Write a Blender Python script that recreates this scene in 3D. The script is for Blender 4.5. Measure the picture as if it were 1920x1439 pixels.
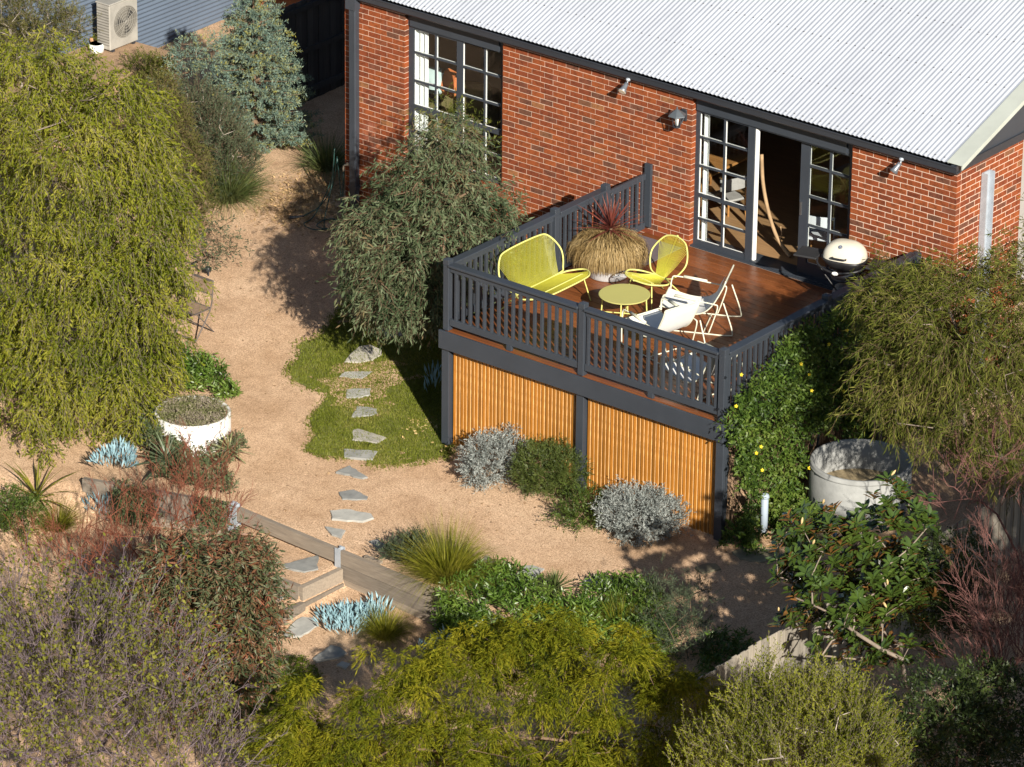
import bpy, math, random
import numpy as np
from mathutils import Vector, Matrix

for o in list(bpy.data.objects):
    bpy.data.objects.remove(o)
S = bpy.context.scene
COL = S.collection
rad = math.radians

# ------------------------------------------------------------------ camera
FPX = 9554.29
CAM = np.array([47.55721, -55.77866, 29.09059])
YAW, PIT, ROL = -0.6702627, 0.4257086, 0.0112028
_cy, _sy, _cp, _sp = math.cos(YAW), math.sin(YAW), math.cos(PIT), math.sin(PIT)
_d = np.array([_sy*_cp, _cy*_cp, -_sp]); _r = np.array([_cy, -_sy, 0.0]); _u = np.cross(_r, _d)
_c, _s = math.cos(ROL), math.sin(ROL)
RIGHT = _c*_r+_s*_u; UP = -_s*_r+_c*_u; FWD = _d
cam_d = bpy.data.cameras.new('camera')
cam = bpy.data.objects.new('camera', cam_d); COL.objects.link(cam)
cam_d.sensor_width = 36.0
cam_d.lens = FPX*36.0/1920.0
cam_d.clip_start = 1.0; cam_d.clip_end = 600.0
m = Matrix.Identity(4)
for i in range(3):
    m[i][0], m[i][1], m[i][2], m[i][3] = RIGHT[i], UP[i], -FWD[i], CAM[i]
cam.matrix_world = m
S.camera = cam

# ------------------------------------------------------------------ light
SUN = np.array([1.60, -1.10, 0.98]); SUN /= np.linalg.norm(SUN)
SUN_EL = math.asin(SUN[2]); SUN_ROT = math.atan2(SUN[0], SUN[1])
w = bpy.data.worlds.new('World'); S.world = w; w.use_nodes = True
nt = w.node_tree; nt.nodes.clear()
sky = nt.nodes.new('ShaderNodeTexSky'); sky.sky_type = 'NISHITA'; sky.sun_disc = False
sky.sun_elevation = SUN_EL; sky.sun_rotation = SUN_ROT
sky.air_density = 1.0; sky.dust_density = 0.6; sky.ozone_density = 1.0
bg = nt.nodes.new('ShaderNodeBackground'); bg.inputs[1].default_value = 0.046
wo = nt.nodes.new('ShaderNodeOutputWorld')
nt.links.new(sky.outputs[0], bg.inputs[0]); nt.links.new(bg.outputs[0], wo.inputs[0])
sl = bpy.data.lights.new('sun', 'SUN'); sl.energy = 4.8; sl.angle = rad(0.55); sl.color = (1.0, 0.93, 0.81)
so = bpy.data.objects.new('sun', sl); COL.objects.link(so); so.location = (30, -20, 30)
so.rotation_euler = Vector((-SUN[0], -SUN[1], -SUN[2])).to_track_quat('-Z', 'Y').to_euler()
vs = S.view_settings
vs.view_transform = 'Standard'; vs.look = 'None'; vs.gamma = 1.0; vs.use_curve_mapping = False
vs.exposure = 1.0
S.cycles.max_bounces = 6; S.cycles.transparent_max_bounces = 12
S.cycles.diffuse_bounces = 3; S.cycles.glossy_bounces = 3

# ------------------------------------------------------------------ pixel -> world (photo is 1920 x 1439)
def ray(px, py):
    return FWD + RIGHT*(px-960)/FPX - UP*(py-719.5)/FPX
def atz(px, py, z):
    d = ray(px, py); return CAM + d*(z-CAM[2])/d[2]
def on_plane(px, py, base):
    """point on the upright plane through base that faces the camera"""
    n = np.array([FWD[0], FWD[1], 0.0]); d = ray(px, py)
    return CAM + d*np.dot(np.array(base)-CAM, n)/np.dot(d, n)
def wall_y(x):
    return -7.63+0.333*(x-4.45) if x < 4.45 else -7.66-0.055*(x-4.45)
def ground_upper(x, y):
    return -1.25+0.115*min(y, 0.0)+0.03*max(y, 0.0)
def ground(x, y):
    u = ground_upper(x, y)
    yw = wall_y(x)+0.09
    if y > yw or x > 14.2: return u
    drop = 0.47
    if x < 2.5: return u-drop*min(1.0, (yw-y)/(1.3*min(1, (2.5-x)/.6)+.001))
    if x > 10.6: drop *= max(0.0, 1-(x-10.6)/1.2)
    z = u-drop
    if x < 2.6: z = max(z, u-0.47)
    if 4.5 < x < 6.56:
        if y > -8.6: z = -2.365
        elif y > -9.5: z = min(-2.60, z+.1) if y < -8.6 else z
    return z
def G(px, py):
    z = -1.8
    for _ in range(80):
        P = atz(px, py, z); z = 0.6*z+0.4*ground(P[0], P[1])
    return np.array([P[0], P[1], ground(P[0], P[1])])

# ------------------------------------------------------------------ object helpers
def link(o): COL.objects.link(o); return o
def thing(name, label, cat, loc=(0, 0, 0), rotz=0.0, group=None):
    o = bpy.data.objects.new(name, None); link(o)
    o.empty_display_size = 0.2
    o.location = tuple(float(v) for v in loc); o.rotation_euler = (0, 0, rotz)
    o['label'] = label; o['category'] = cat
    if group: o['group'] = group
    return o
def tag(o, label, cat, group=None):
    o['label'] = label; o['category'] = cat
    if group: o['group'] = group
    return o
def np_mesh(name, V, F, mat, smooth=False, flat_n=None):
    """V (n,3); F list of lists or (m,k) array"""
    me = bpy.data.meshes.new(name)
    V = np.asarray(V, dtype=np.float32)
    if isinstance(F, np.ndarray):
        nf, k = F.shape
        me.vertices.add(len(V)); me.vertices.foreach_set('co', V.ravel())
        me.loops.add(nf*k); me.loops.foreach_set('vertex_index', F.astype(np.int32).ravel())
        me.polygons.add(nf)
        me.polygons.foreach_set('loop_start', np.arange(0, nf*k, k, dtype=np.int32))
        me.update(calc_edges=True)
    else:
        me.from_pydata([tuple(v) for v in V.tolist()], [], F); me.update()
    if smooth: me.polygons.foreach_set('use_smooth', np.ones(len(me.polygons), dtype=bool))
    if mat: me.materials.append(mat)
    return me
def put(name, me, parent=None, loc=(0, 0, 0), kind=None):
    o = bpy.data.objects.new(name, me); link(o)
    if parent is not None: o.parent = parent
    o.location = tuple(float(v) for v in loc)
    if kind: o['kind'] = kind
    return o

class MB:
    """collects shapes, links them as ONE mesh; off = offset subtracted (world -> parent space)"""
    def __init__(s, off=(0, 0, 0)):
        s.v = []; s.f = []; s.off = np.array(off, dtype=float)
    def add(s, V, F):
        n = len(s.v); s.v.extend([tuple(x) for x in V]); s.f.extend([[i+n for i in f] for f in F]); return s
    def box(s, x0, x1, y0, y1, z0, z1):
        V = [(x0,y0,z0),(x1,y0,z0),(x1,y1,z0),(x0,y1,z0),(x0,y0,z1),(x1,y0,z1),(x1,y1,z1),(x0,y1,z1)]
        return s.add(V, [[0,3,2,1],[4,5,6,7],[0,1,5,4],[1,2,6,5],[2,3,7,6],[3,0,4,7]])
    def bbox(s, x0, x1, y0, y1, z0, z1, b=0.006):
        """box with chamfered edges along all sides (24 corner points)"""
        xs, ys, zs = (x0, x1), (y0, y1), (z0, z1); V = []; idx = {}
        for i in (0, 1):
            for j in (0, 1):
                for k in (0, 1):
                    sx, sy, sz = (1, -1)[i], (1, -1)[j], (1, -1)[k]
                    for a in range(3):
                        p = [xs[i]+sx*b, ys[j]+sy*b, zs[k]+sz*b]
                        p[a] = (xs[i], ys[j], zs[k])[a]
                        idx[(i, j, k, a)] = len(V); V.append(p)
        F = []
        for a in range(3):
            o1, o2 = [t for t in range(3) if t != a]
            for e in (0, 1):
                q = []
                for (u, v) in ((0, 0), (1, 0), (1, 1), (0, 1)):
                    c = [0, 0, 0]; c[a] = e; c[o1] = u; c[o2] = v
                    q.append(idx[tuple(c)+(a,)])
                F.append(q)
        for a in range(3):
            o1, o2 = [t for t in range(3) if t != a]
            for u in (0, 1):
                for v in (0, 1):
                    c0 = [0, 0, 0]; c0[o1] = u; c0[o2] = v; c1 = list(c0); c1[a] = 1
                    F.append([idx[tuple(c0)+(o1,)], idx[tuple(c1)+(o1,)], idx[tuple(c1)+(o2,)], idx[tuple(c0)+(o2,)]])
        for i in (0, 1):
            for j in (0, 1):
                for k in (0, 1):
                    F.append([idx[(i, j, k, 0)], idx[(i, j, k, 1)], idx[(i, j, k, 2)]])
        return s.add(V, F)
    def beam(s, p, q, wd, ht, up=(0, 0, 1)):
        p = np.array(p, float); q = np.array(q, float); d = q-p; d /= np.linalg.norm(d)
        up = np.array(up, float); sd = np.cross(d, up); sd /= np.linalg.norm(sd); u = np.cross(sd, d)
        V = [e+sd*a*wd/2+u*b*ht/2 for e in (p, q) for a, b in ((-1,-1),(1,-1),(1,1),(-1,1))]
        return s.add(V, [[0,1,2,3],[7,6,5,4],[0,4,5,1],[1,5,6,2],[2,6,7,3],[3,7,4,0]])
    def tube(s, pts, r, n=8, closed=False, cap=True):
        P = np.array(pts, float); m_ = len(P); rr = np.full(m_, r) if np.isscalar(r) else np.array(r, float)
        if closed: T = np.roll(P, -1, 0)-np.roll(P, 1, 0)
        else:
            T = np.empty_like(P); T[1:-1] = P[2:]-P[:-2]; T[0] = P[1]-P[0]; T[-1] = P[-1]-P[-2]
        T /= np.linalg.norm(T, axis=1)[:, None]+1e-12
        a = np.array([0.31, 0.17, 0.93]);
        if abs(T[0] @ a) > .95: a = np.array([1.0, 0.1, 0.0])
        N = np.cross(T[0], a); N /= np.linalg.norm(N); V = []
        for i in range(m_):
            N = N-T[i]*(N@T[i]); N /= np.linalg.norm(N)+1e-12; B = np.cross(T[i], N)
            for k in range(n):
                t = 2*math.pi*k/n; V.append(P[i]+rr[i]*(math.cos(t)*N+math.sin(t)*B))
        F = []
        for i in range(m_ if closed else m_-1):
            j = (i+1) % m_
            for k in range(n):
                l = (k+1) % n; F.append([i*n+k, i*n+l, j*n+l, j*n+k])
        if cap and not closed:
            F.append(list(range(n))[::-1]); F.append([(m_-1)*n+k for k in range(n)])
        return s.add(V, F)
    def lathe(s, prof, n=24, c=(0, 0, 0), cap=True):
        V = []; F = []; c = np.array(c, float); k = len(prof)
        for i in range(n):
            t = 2*math.pi*i/n
            for (r, z) in prof: V.append(c+np.array([r*math.cos(t), r*math.sin(t), z]))
        for i in range(n):
            j = (i+1) % n
            for a in range(k-1): F.append([i*k+a, j*k+a, j*k+a+1, i*k+a+1])
        if cap:
            if prof[0][0] > 1e-6: F.append([i*k for i in range(n)][::-1])
            if prof[-1][0] > 1e-6: F.append([i*k+k-1 for i in range(n)])
        return s.add(V, F)
    def prism(s, poly, z0, z1):
        n = len(poly); V = [(x, y, z0) for x, y in poly]+[(x, y, z1) for x, y in poly]
        F = [list(range(n))[::-1], [n+i for i in range(n)]]
        for i in range(n):
            j = (i+1) % n; F.append([i, j, n+j, n+i])
        return s.add(V, F)
    def mesh(s, name, mat, smooth=False):
        V = np.array(s.v, float)-s.off
        return np_mesh(name, V, s.f, mat, smooth)
    def build(s, name, mat, parent=None, smooth=False, kind=None, loc=(0, 0, 0)):
        return put(name, s.mesh(name, mat, smooth), parent, loc, kind)

def curve(pts, n=6, closed=False):
    """Catmull-Rom through pts"""
    P = [np.array(p, float) for p in pts]; out = []
    L = len(P)
    for i in range(L if closed else L-1):
        if closed: p0, p1, p2, p3 = P[i-1], P[i], P[(i+1) % L], P[(i+2) % L]
        else:
            p1, p2 = P[i], P[i+1]; p0 = P[i-1] if i > 0 else 2*p1-p2; p3 = P[i+2] if i+2 < L else 2*p2-p1
        for k in range(n):
            t = k/n
            out.append(0.5*((2*p1)+(-p0+p2)*t+(2*p0-5*p1+4*p2-p3)*t*t+(-p0+3*p1-3*p2+p3)*t**3))
    if not closed: out.append(P[-1])
    return np.array(out)

# ------------------------------------------------------------------ materials
def new_mat(name):
    m_ = bpy.data.materials.new(name); m_.use_nodes = True; t = m_.node_tree; t.nodes.clear()
    out = t.nodes.new('ShaderNodeOutputMaterial'); return m_, t, out
def ramp(t, stops, fac, interp='LINEAR'):
    r = t.nodes.new('ShaderNodeValToRGB'); e = r.color_ramp; e.interpolation = interp
    while len(e.elements) < len(stops): e.elements.new(0.5)
    for el, (p, c) in zip(e.elements, stops): el.position = p; el.color = (*c, 1)
    if fac is not None: t.links.new(fac, r.inputs[0])
    return r.outputs[0]
def noise(t, scale, detail=4, rough=.6, coord='Object', stretch=None, rnd=False):
    tc = t.nodes.new('ShaderNodeTexCoord'); vec = tc.outputs[coord]
    if stretch:
        mp = t.nodes.new('ShaderNodeMapping'); mp.inputs['Scale'].default_value = stretch
        t.links.new(vec, mp.inputs[0]); vec = mp.outputs[0]
    n = t.nodes.new('ShaderNodeTexNoise'); n.inputs['Scale'].default_value = scale
    n.inputs['Detail'].default_value = detail; n.inputs['Roughness'].default_value = rough
    if rnd:
        oi = t.nodes.new('ShaderNodeObjectInfo'); ad = t.nodes.new('ShaderNodeVectorMath'); ad.operation = 'ADD'
        sc = t.nodes.new('ShaderNodeMath'); sc.operation = 'MULTIPLY'; sc.inputs[1].default_value = 57.0
        t.links.new(oi.outputs['Random'], sc.inputs[0]); t.links.new(vec, ad.inputs[0]); t.links.new(sc.outputs[0], ad.inputs[1]); vec = ad.outputs[0]
    t.links.new(vec, n.inputs[0]); return n.outputs['Fac']
def mixc(t, a, b, fac, mode='MIX'):
    n = t.nodes.new('ShaderNodeMix'); n.data_type = 'RGBA'; n.blend_type = mode
    for sock, v in ((n.inputs[0], fac), (n.inputs[6], a), (n.inputs[7], b)):
        if isinstance(v, (int, float)): sock.default_value = v
        elif isinstance(v, (tuple, list)): sock.default_value = (*v, 1)
        else: t.links.new(v, sock)
    return n.outputs[2]
def bsdf(t, out, color, rough=.6, metal=0.0, spec=.4, bump=None, bdist=.01, bstr=.6, **kw):
    b = t.nodes.new('ShaderNodeBsdfPrincipled')
    if isinstance(color, (tuple, list)): b.inputs['Base Color'].default_value = (*color, 1)
    else: t.links.new(color, b.inputs['Base Color'])
    if isinstance(rough, (int, float)): b.inputs['Roughness'].default_value = rough
    else: t.links.new(rough, b.inputs['Roughness'])
    b.inputs['Metallic'].default_value = metal; b.inputs['Specular IOR Level'].default_value = spec
    for k, v in kw.items(): b.inputs[k].default_value = v
    if bump is not None:
        bn = t.nodes.new('ShaderNodeBump'); bn.inputs['Strength'].default_value = bstr; bn.inputs['Distance'].default_value = bdist
        t.links.new(bump, bn.inputs['Height']); t.links.new(bn.outputs[0], b.inputs['Normal'])
    t.links.new(b.outputs[0], out.inputs[0]); return b
def paint(name, col, rough=.5, var=.25, scale=3.0, spec=.4, metal=0.0, bump=0.0):
    m_, t, out = new_mat(name)
    n = noise(t, scale, 5, .65); lo = tuple(c*(1-var) for c in col); hi = tuple(min(1, c*(1+var*.6)) for c in col)
    c = ramp(t, [(.3, lo), (.7, hi)], n)
    nb = noise(t, scale*14, 3) if bump else None
    bsdf(t, out, c, rough, metal, spec, nb, bump or .01); return m_
def wood(name, cols, rough=.5, scale=1.0, stretch=(1, 12, 12), spec=.4, rnd=True, bump=.004):
    m_, t, out = new_mat(name)
    n = noise(t, 2.2*scale, 6, .65, stretch=stretch, rnd=True)
    c = ramp(t, [(.25, cols[0]), (.5, cols[1]), (.75, cols[2])], n)
    oi = t.nodes.new('ShaderNodeObjectInfo')
    v = ramp(t, [(0, (.68, .68, .68)), (1, (1.22, 1.18, 1.12))], oi.outputs['Random'])
    c = mixc(t, c, v, 1.0, 'MULTIPLY')
    bsdf(t, out, c, rough, 0, spec, n, bump); return m_
def leaf_mat(name, cols, trans=.3, rough=.5, spec=.25, clump=1.2, under=None, seed=0.0):
    """per-leaf random colour + slow clump variation; part of the light passes through"""
    m_, t, out = new_mat(name)
    g = t.nodes.new('ShaderNodeNewGeometry')
    st = [(i/(len(cols)-1), c) for i, c in enumerate(cols)]
    n = noise(t, clump, 2, .5)
    ma = t.nodes.new('ShaderNodeMath'); ma.operation = 'MULTIPLY_ADD'; ma.inputs[1].default_value = .62
    sb = t.nodes.new('ShaderNodeMath'); sb.operation = 'MULTIPLY_ADD'; sb.inputs[1].default_value = 1.7; sb.inputs[2].default_value = -.66
    t.links.new(n, sb.inputs[0]); t.links.new(g.outputs['Random Per Island'], ma.inputs[0]); t.links.new(sb.outputs[0], ma.inputs[2])
    c = ramp(t, st, ma.outputs[0])
    if under:
        c = mixc(t, c, under, g.outputs['Backfacing'])
    b = bsdf(t, out, c, rough, 0, spec)
    if trans:
        tr = t.nodes.new('ShaderNodeBsdfTranslucent'); t.links.new(mixc(t, c, (1.0, .95, .45), .5, 'MULTIPLY'), tr.inputs[0])
        mx = t.nodes.new('ShaderNodeMixShader'); mx.inputs[0].default_value = trans
        t.links.new(b.outputs[0], mx.inputs[1]); t.links.new(tr.outputs[0], mx.inputs[2]); t.links.new(mx.outputs[0], out.inputs[0])
    return m_
# ================================================================== materials of the setting
def sand_mat():
    m_, t, out = new_mat('decomposed_granite')
    n1 = noise(t, .9, 5, .6); n2 = noise(t, 46, 3, .75); n3 = noise(t, 5.5, 6, .72); n4 = noise(t, 150, 2, .8)
    c = ramp(t, [(.3, (.475, .315, .195)), (.55, (.55, .38, .25)), (.75, (.60, .43, .29))], n1)
    c = mixc(t, c, ramp(t, [(.3, (.78, .74, .70)), (.5, (1, 1, 1)), (.7, (1.12, 1.12, 1.13))], n3), .7, 'MULTIPLY')
    c = mixc(t, c, ramp(t, [(.36, (.55, .5, .45)), (.5, (1, 1, 1)), (.64, (1.3, 1.32, 1.35))], n2), .8, 'MULTIPLY')
    c = mixc(t, c, ramp(t, [(.38, (.6, .55, .5)), (.5, (1, 1, 1)), (.62, (1.25, 1.25, 1.25))], n4), .7, 'MULTIPLY')
    n5 = noise(t, .55, 3, .5, stretch=(1, 1.6, 1)); n6 = noise(t, 2.4, 5, .75)
    c = mixc(t, c, ramp(t, [(.40, (.80, .77, .74)), (.52, (1, 1, 1))], n5), .55, 'MULTIPLY')
    c = mixc(t, c, ramp(t, [(.28, (.66, .60, .55)), (.36, (1, 1, 1))], n6), .75, 'MULTIPLY')
    h = mixc(t, n2, n4, .5)
    bsdf(t, out, c, .95, 0, .1, h, .03, .8); return m_
M = {}
M['sand'] = sand_mat()
M['mortar'] = paint('mortar', (.62, .475, .375), .9, .16, 5)
def brick_mat(name, single):
    m_, t, out = new_mat(name)
    if single: src = t.nodes.new('ShaderNodeObjectInfo').outputs['Random']
    else: src = t.nodes.new('ShaderNodeNewGeometry').outputs['Random Per Island']
    base = ramp(t, [(0, (.165, .041, .017)), (.22, (.195, .047, .017)), (.5, (.225, .056, .018)), (.84, (.26, .068, .020)), (.87, (.15, .048, .026)), (.975, (.12, .052, .031)), (.992, (.26, .11, .045)), (1, (.26, .11, .045))], src)
    n = noise(t, 11, 5, .7, rnd=single); n2 = noise(t, 60, 3, .7)
    dk = ramp(t, [(.38, (.55, .55, .6)), (.52, (1, 1, 1)), (.7, (1.15, 1.05, 1.0))], n)
    c = mixc(t, base, dk, .8, 'MULTIPLY')
    c = mixc(t, c, ramp(t, [(.3, (.8, .8, .8)), (.7, (1.15, 1.15, 1.15))], n2), 1.0, 'MULTIPLY')
    # pale lime bloom near the wall lamp and at the foot of the wall
    tc = t.nodes.new('ShaderNodeNewGeometry')
    nz = noise(t, 1.1, 4, .7); bl = ramp(t, [(.60, (0, 0, 0)), (.78, (.42, .42, .42))], nz)
    c = mixc(t, c, (.46, .22, .16), bl)
    bsdf(t, out, c, .8, 0, .25, n2, .004, .5); return m_
M['brick'] = brick_mat('brick_single', True); M['brick_field'] = brick_mat('brick_field', False)
M['char'] = paint('charcoal_paint', (.035, .042, .054), .42, .14, 2.0, .45)
M['char2'] = paint('charcoal_gutter', (.028, .031, .039), .38, .12, 2.0, .45)
M['white'] = paint('white_paint', (.78, .78, .76), .45, .05, 3)
def roof_mat():
    m_, t, out = new_mat('zinc_roof')
    n = noise(t, 3, 5, .6, stretch=(3, .5, .5)); oi = t.nodes.new('ShaderNodeObjectInfo')
    c = ramp(t, [(.3, (.475, .50, .55)), (.7, (.56, .59, .645))], n)
    c = mixc(t, c, ramp(t, [(0, (.93, .93, .94)), (1, (1.04, 1.04, 1.04))], oi.outputs['Random']), 1.0, 'MULTIPLY')
    bsdf(t, out, c, .42, .25, .5); return m_
M['roof'] = roof_mat()
M['flash'] = paint('flashing', (.40, .425, .385), .5, .1, 2)
M['galv'] = paint('galvanised_steel', (.40, .44, .49), .42, .15, 6, .5, .3)
M['board'] = wood('merbau_board', [(.115, .036, .013), (.17, .056, .018), (.23, .082, .027)], .36, 1.3, (1, 14, 14), .5)
M['slat'] = wood('oiled_batten', [(.24, .088, .012), (.33, .128, .016), (.42, .185, .035)], .38, 1.5, (10, 10, .9), .5)
M['sleeper'] = wood('grey_sleeper', [(.17, .145, .12), (.23, .195, .16), (.29, .25, .205)], .85, 1.2, (1.2, 12, 14), .2)
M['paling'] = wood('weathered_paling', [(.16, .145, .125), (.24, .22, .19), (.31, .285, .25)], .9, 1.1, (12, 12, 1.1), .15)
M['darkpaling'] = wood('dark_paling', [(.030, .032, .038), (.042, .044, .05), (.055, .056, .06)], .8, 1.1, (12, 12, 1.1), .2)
M['stone'] = wood('slate_flag', [(.20, .205, .20), (.275, .28, .272), (.35, .35, .335)], .8, 2.2, (1, 1, 1), .25, bump=.01)
M['concrete'] = paint('concrete', (.28, .285, .278), .8, .32, 2.2, .25, 0, .004)
M['limewash'] = paint('white_render', (.62, .61, .585), .8, .2, 4, .2, 0, .004)
def glass_mat():
    m_, t, out = new_mat('window_glass')
    tr = t.nodes.new('ShaderNodeBsdfTransparent'); tr.inputs[0].default_value = (.93, .95, .95, 1)
    gl = t.nodes.new('ShaderNodeBsdfGlossy'); gl.inputs['Roughness'].default_value = .02
    lw = t.nodes.new('ShaderNodeLayerWeight'); lw.inputs[0].default_value = .5
    pw = t.nodes.new('ShaderNodeMath'); pw.operation = 'POWER'; pw.inputs[1].default_value = 5.0; t.links.new(lw.outputs['Facing'], pw.inputs[0])
    fr = t.nodes.new('ShaderNodeMath'); fr.operation = 'MULTIPLY_ADD'; fr.inputs[1].default_value = .9; fr.inputs[2].default_value = .035; t.links.new(pw.outputs[0], fr.inputs[0])
    mx = t.nodes.new('ShaderNodeMixShader'); t.links.new(fr.outputs[0], mx.inputs[0])
    t.links.new(tr.outputs[0], mx.inputs[1]); t.links.new(gl.outputs[0], mx.inputs[2]); t.links.new(mx.outputs[0], out.inputs[0]); return m_
M['glass'] = glass_mat()

# ================================================================== ground
def make_ground():
    xs = np.concatenate([np.linspace(-60, -9, 26), np.arange(-8.9, 16.5, .125), np.linspace(16.6, 70, 28)])
    ys = np.concatenate([np.linspace(-70, -14.2, 26), np.arange(-14.1, -9.7, .14), np.arange(-9.7, -7.2, .035), np.arange(-7.2, 4.2, .125), np.linspace(4.3, 70, 28)])
    X, Y = np.meshgrid(xs, ys); Z = np.vectorize(ground)(X, Y)
    rg = np.random.default_rng(5)
    Z = Z+.012*np.sin(X*1.9+np.sin(Y*1.3))*np.cos(Y*1.6)+rg.normal(0, .0025, Z.shape)
    V = np.stack([X, Y, Z], -1).reshape(-1, 3); nx, ny = len(xs), len(ys)
    i = np.arange(ny-1)[:, None]*nx+np.arange(nx-1)[None]
    F = np.stack([i, i+1, i+nx+1, i+nx], -1).reshape(-1, 4)
    o = put('ground', np_mesh('ground', V, F, M['sand'], True)); o['kind'] = 'structure'
make_ground()

# ================================================================== house
P1, P3, P4, P5, P6 = 1.19, 3.10, 6.633, 9.473, 11.263
ZT = 2.385; RET = 1.675
def zl(k): return 2.306-.086*k
house = thing('brick_house', 'red brick house with pale corrugated metal roof and charcoal window frames behind the deck', 'house', (5.6, 0, -1.3))
HO = (5.6, 0, -1.3); house['kind'] = 'thing'
def hb(): return MB(HO)
core = hb()
for a, b in ((0, P1), (P3, P4), (P5, P6)): core.box(a+.005, b-.005, .0045, .108, -1.6, ZT)
core.box(P1-.006, P3+.006, .008, .108, -1.6, -.02)
core.box(P4-.006, P5+.006, .012, .108, -1.6, -.012)
core.box(P6-.108, P6-.0045, .108, RET-.006, -1.75, ZT)
core.box(.006, .10, .108, 8, -1.6, ZT)
core.build('mortar_wall', M['mortar'], house)
# bricks : list of (x0,x1,y0,y1,z0,z1)
bl = []
def courses(k): return zl(k)+.010, zl(k-1)
def lay(start, end, k, half, three=False):
    """stretcher bond from start to end along one axis -> list of (a,b)"""
    out = []; a = start
    first = .115 if half else .230
    if three and half: out.append((a, a+.115)); a += .125; first = .185
    out.append((a, min(a+first, end))); a += first+.010
    while a < end-.03:
        b = min(a+.230, end)
        if end-b < .045: b = end
        out.append((a, b)); a = b+.010
    return out
rngb = random.Random(3)
for k in range(0, 44):
    z0, z1 = courses(k)
    if k == 0: z1 = ZT
    for (s, e) in ((0, P1), (P3, P4), (P5, P6)):
        if z1 < -1.5: continue
        for a, b in lay(s, e, k, k % 2 == (0 if s == P3 else 1), s == P3):
            bl.append((a, b, 0+rngb.uniform(-.0015, .0015), .104, z0, z1, 'x'))
    for (s, e) in ((P1, P3),):
        if z1 < .02:
            for a, b in lay(s+.01, e-.01, k, k % 2 == 0): bl.append((a, b, 0, .104, z0, z1, 'x'))
    for a, b in lay(.114 if k % 2 == 0 else .124, RET, k, k % 2 == 1):
        if z1 > -1.7: bl.append((P6-.104, P6+rngb.uniform(-.0015, .0015), a, b, z0, z1, 'y'))
def bdist(q):
    c = np.array([(q[0]+q[1])/2, (q[2]+q[3])/2, (q[4]+q[5])/2]); return np.linalg.norm(c-CAM)
full = [q for q in bl if (q[5] > .05 and (q[6] == 'x' and q[0] > P3 and abs(q[1]-q[0]-.23) < .002 or q[6] == 'y' and abs(q[3]-q[2]-.23) < .002)) and abs(q[5]-q[4]-.076) < .002 and not (q[0] < 6.6 and q[4] < .95)]
full.sort(key=bdist); single = full[:300]; sset = set(single)
shared = {}
for q in single:
    key = q[6]
    if key not in shared:
        b = MB(); dx, dy, dz = q[1]-q[0], q[3]-q[2], q[5]-q[4]
        b.bbox(-dx/2, dx/2, -dy/2, dy/2, -dz/2, dz/2, .004); shared[key] = b.mesh('brick', M['brick'])
    put('brick', shared[key], house, ((q[0]+q[1])/2-HO[0], (q[2]+q[3])/2-HO[1], (q[4]+q[5])/2-HO[2]))
bm_ = hb()
for q in bl:
    if q not in sset: bm_.box(*q[:6])
bm_.build('brick_courses', M['brick_field'], house, kind='stuff')

# roof sheets (corrugated, pitch 19.6 deg)
TP = math.tan(rad(19.6)); RY0, RZ0, RDEP = -.085, 2.515, 7.2
pitch_ = .0762; xr0, xr1 = -.25, 11.16; nsheet = 15; sw = (xr1-xr0)/nsheet
for i in range(nsheet):
    a = xr0+i*sw; nseg = 80; xs = np.linspace(a, a+sw+(.02 if i < nsheet-1 else 0), nseg+1)
    zz = .0065*np.sin(2*np.pi*(xs-xr0)/pitch_)+.0015*i*0
    lift = .0018*(i % 2)
    V = []; F = []
    rows = [RY0, RY0+2.4, RY0+4.8, RY0+RDEP]
    for ry in rows:
        for x, z in zip(xs, zz): V.append((x-HO[0], ry-HO[1], RZ0+(ry-RY0)*TP+z+lift-HO[2]))
    n = nseg+1
    for r in range(3):
        for j in range(nseg): F.append([r*n+j, r*n+j+1, (r+1)*n+j+1, (r+1)*n+j])
    # underside lip so the sheet end shows as wavy iron
    for j in range(nseg):
        k0 = len(V); x0, x1 = xs[j], xs[j+1]
        V += [(x0-HO[0], RY0, RZ0+zz[j]+lift-HO[2]), (x1-HO[0], RY0, RZ0+zz[j+1]+lift-HO[2]), (x1-HO[0], RY0+.002, RZ0+zz[j+1]+lift-.004-HO[2]), (x0-HO[0], RY0+.002, RZ0+zz[j]+lift-.004-HO[2])]
        F.append([k0, k0+1, k0+2, k0+3])
    put('roof_sheet', np_mesh('roof_sheet', V, F, M['roof'], True), house)
scr = hb(); rs = random.Random(8)
for r in range(0, 9):
    ry = RY0+.07 if r == 0 else RY0+.9*r-.15
    for i in range(0, 150, 2 if r == 0 else 1):
        if r and (i*5+r*3) % 10 not in (1, 4, 8): continue
        x = xr0+(i+.25)*pitch_
        if x > xr1-.05: continue
        z = RZ0+(ry-RY0)*TP+.0085
        scr.lathe([(.011, -.002), (.011, .004), (.006, .009), (.0, .010)], 6, (x+rs.uniform(-.004, .004), ry, z))
scr.build('roof_screws', paint('screw_head', (.09, .09, .10), .6), house, kind='stuff')
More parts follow.
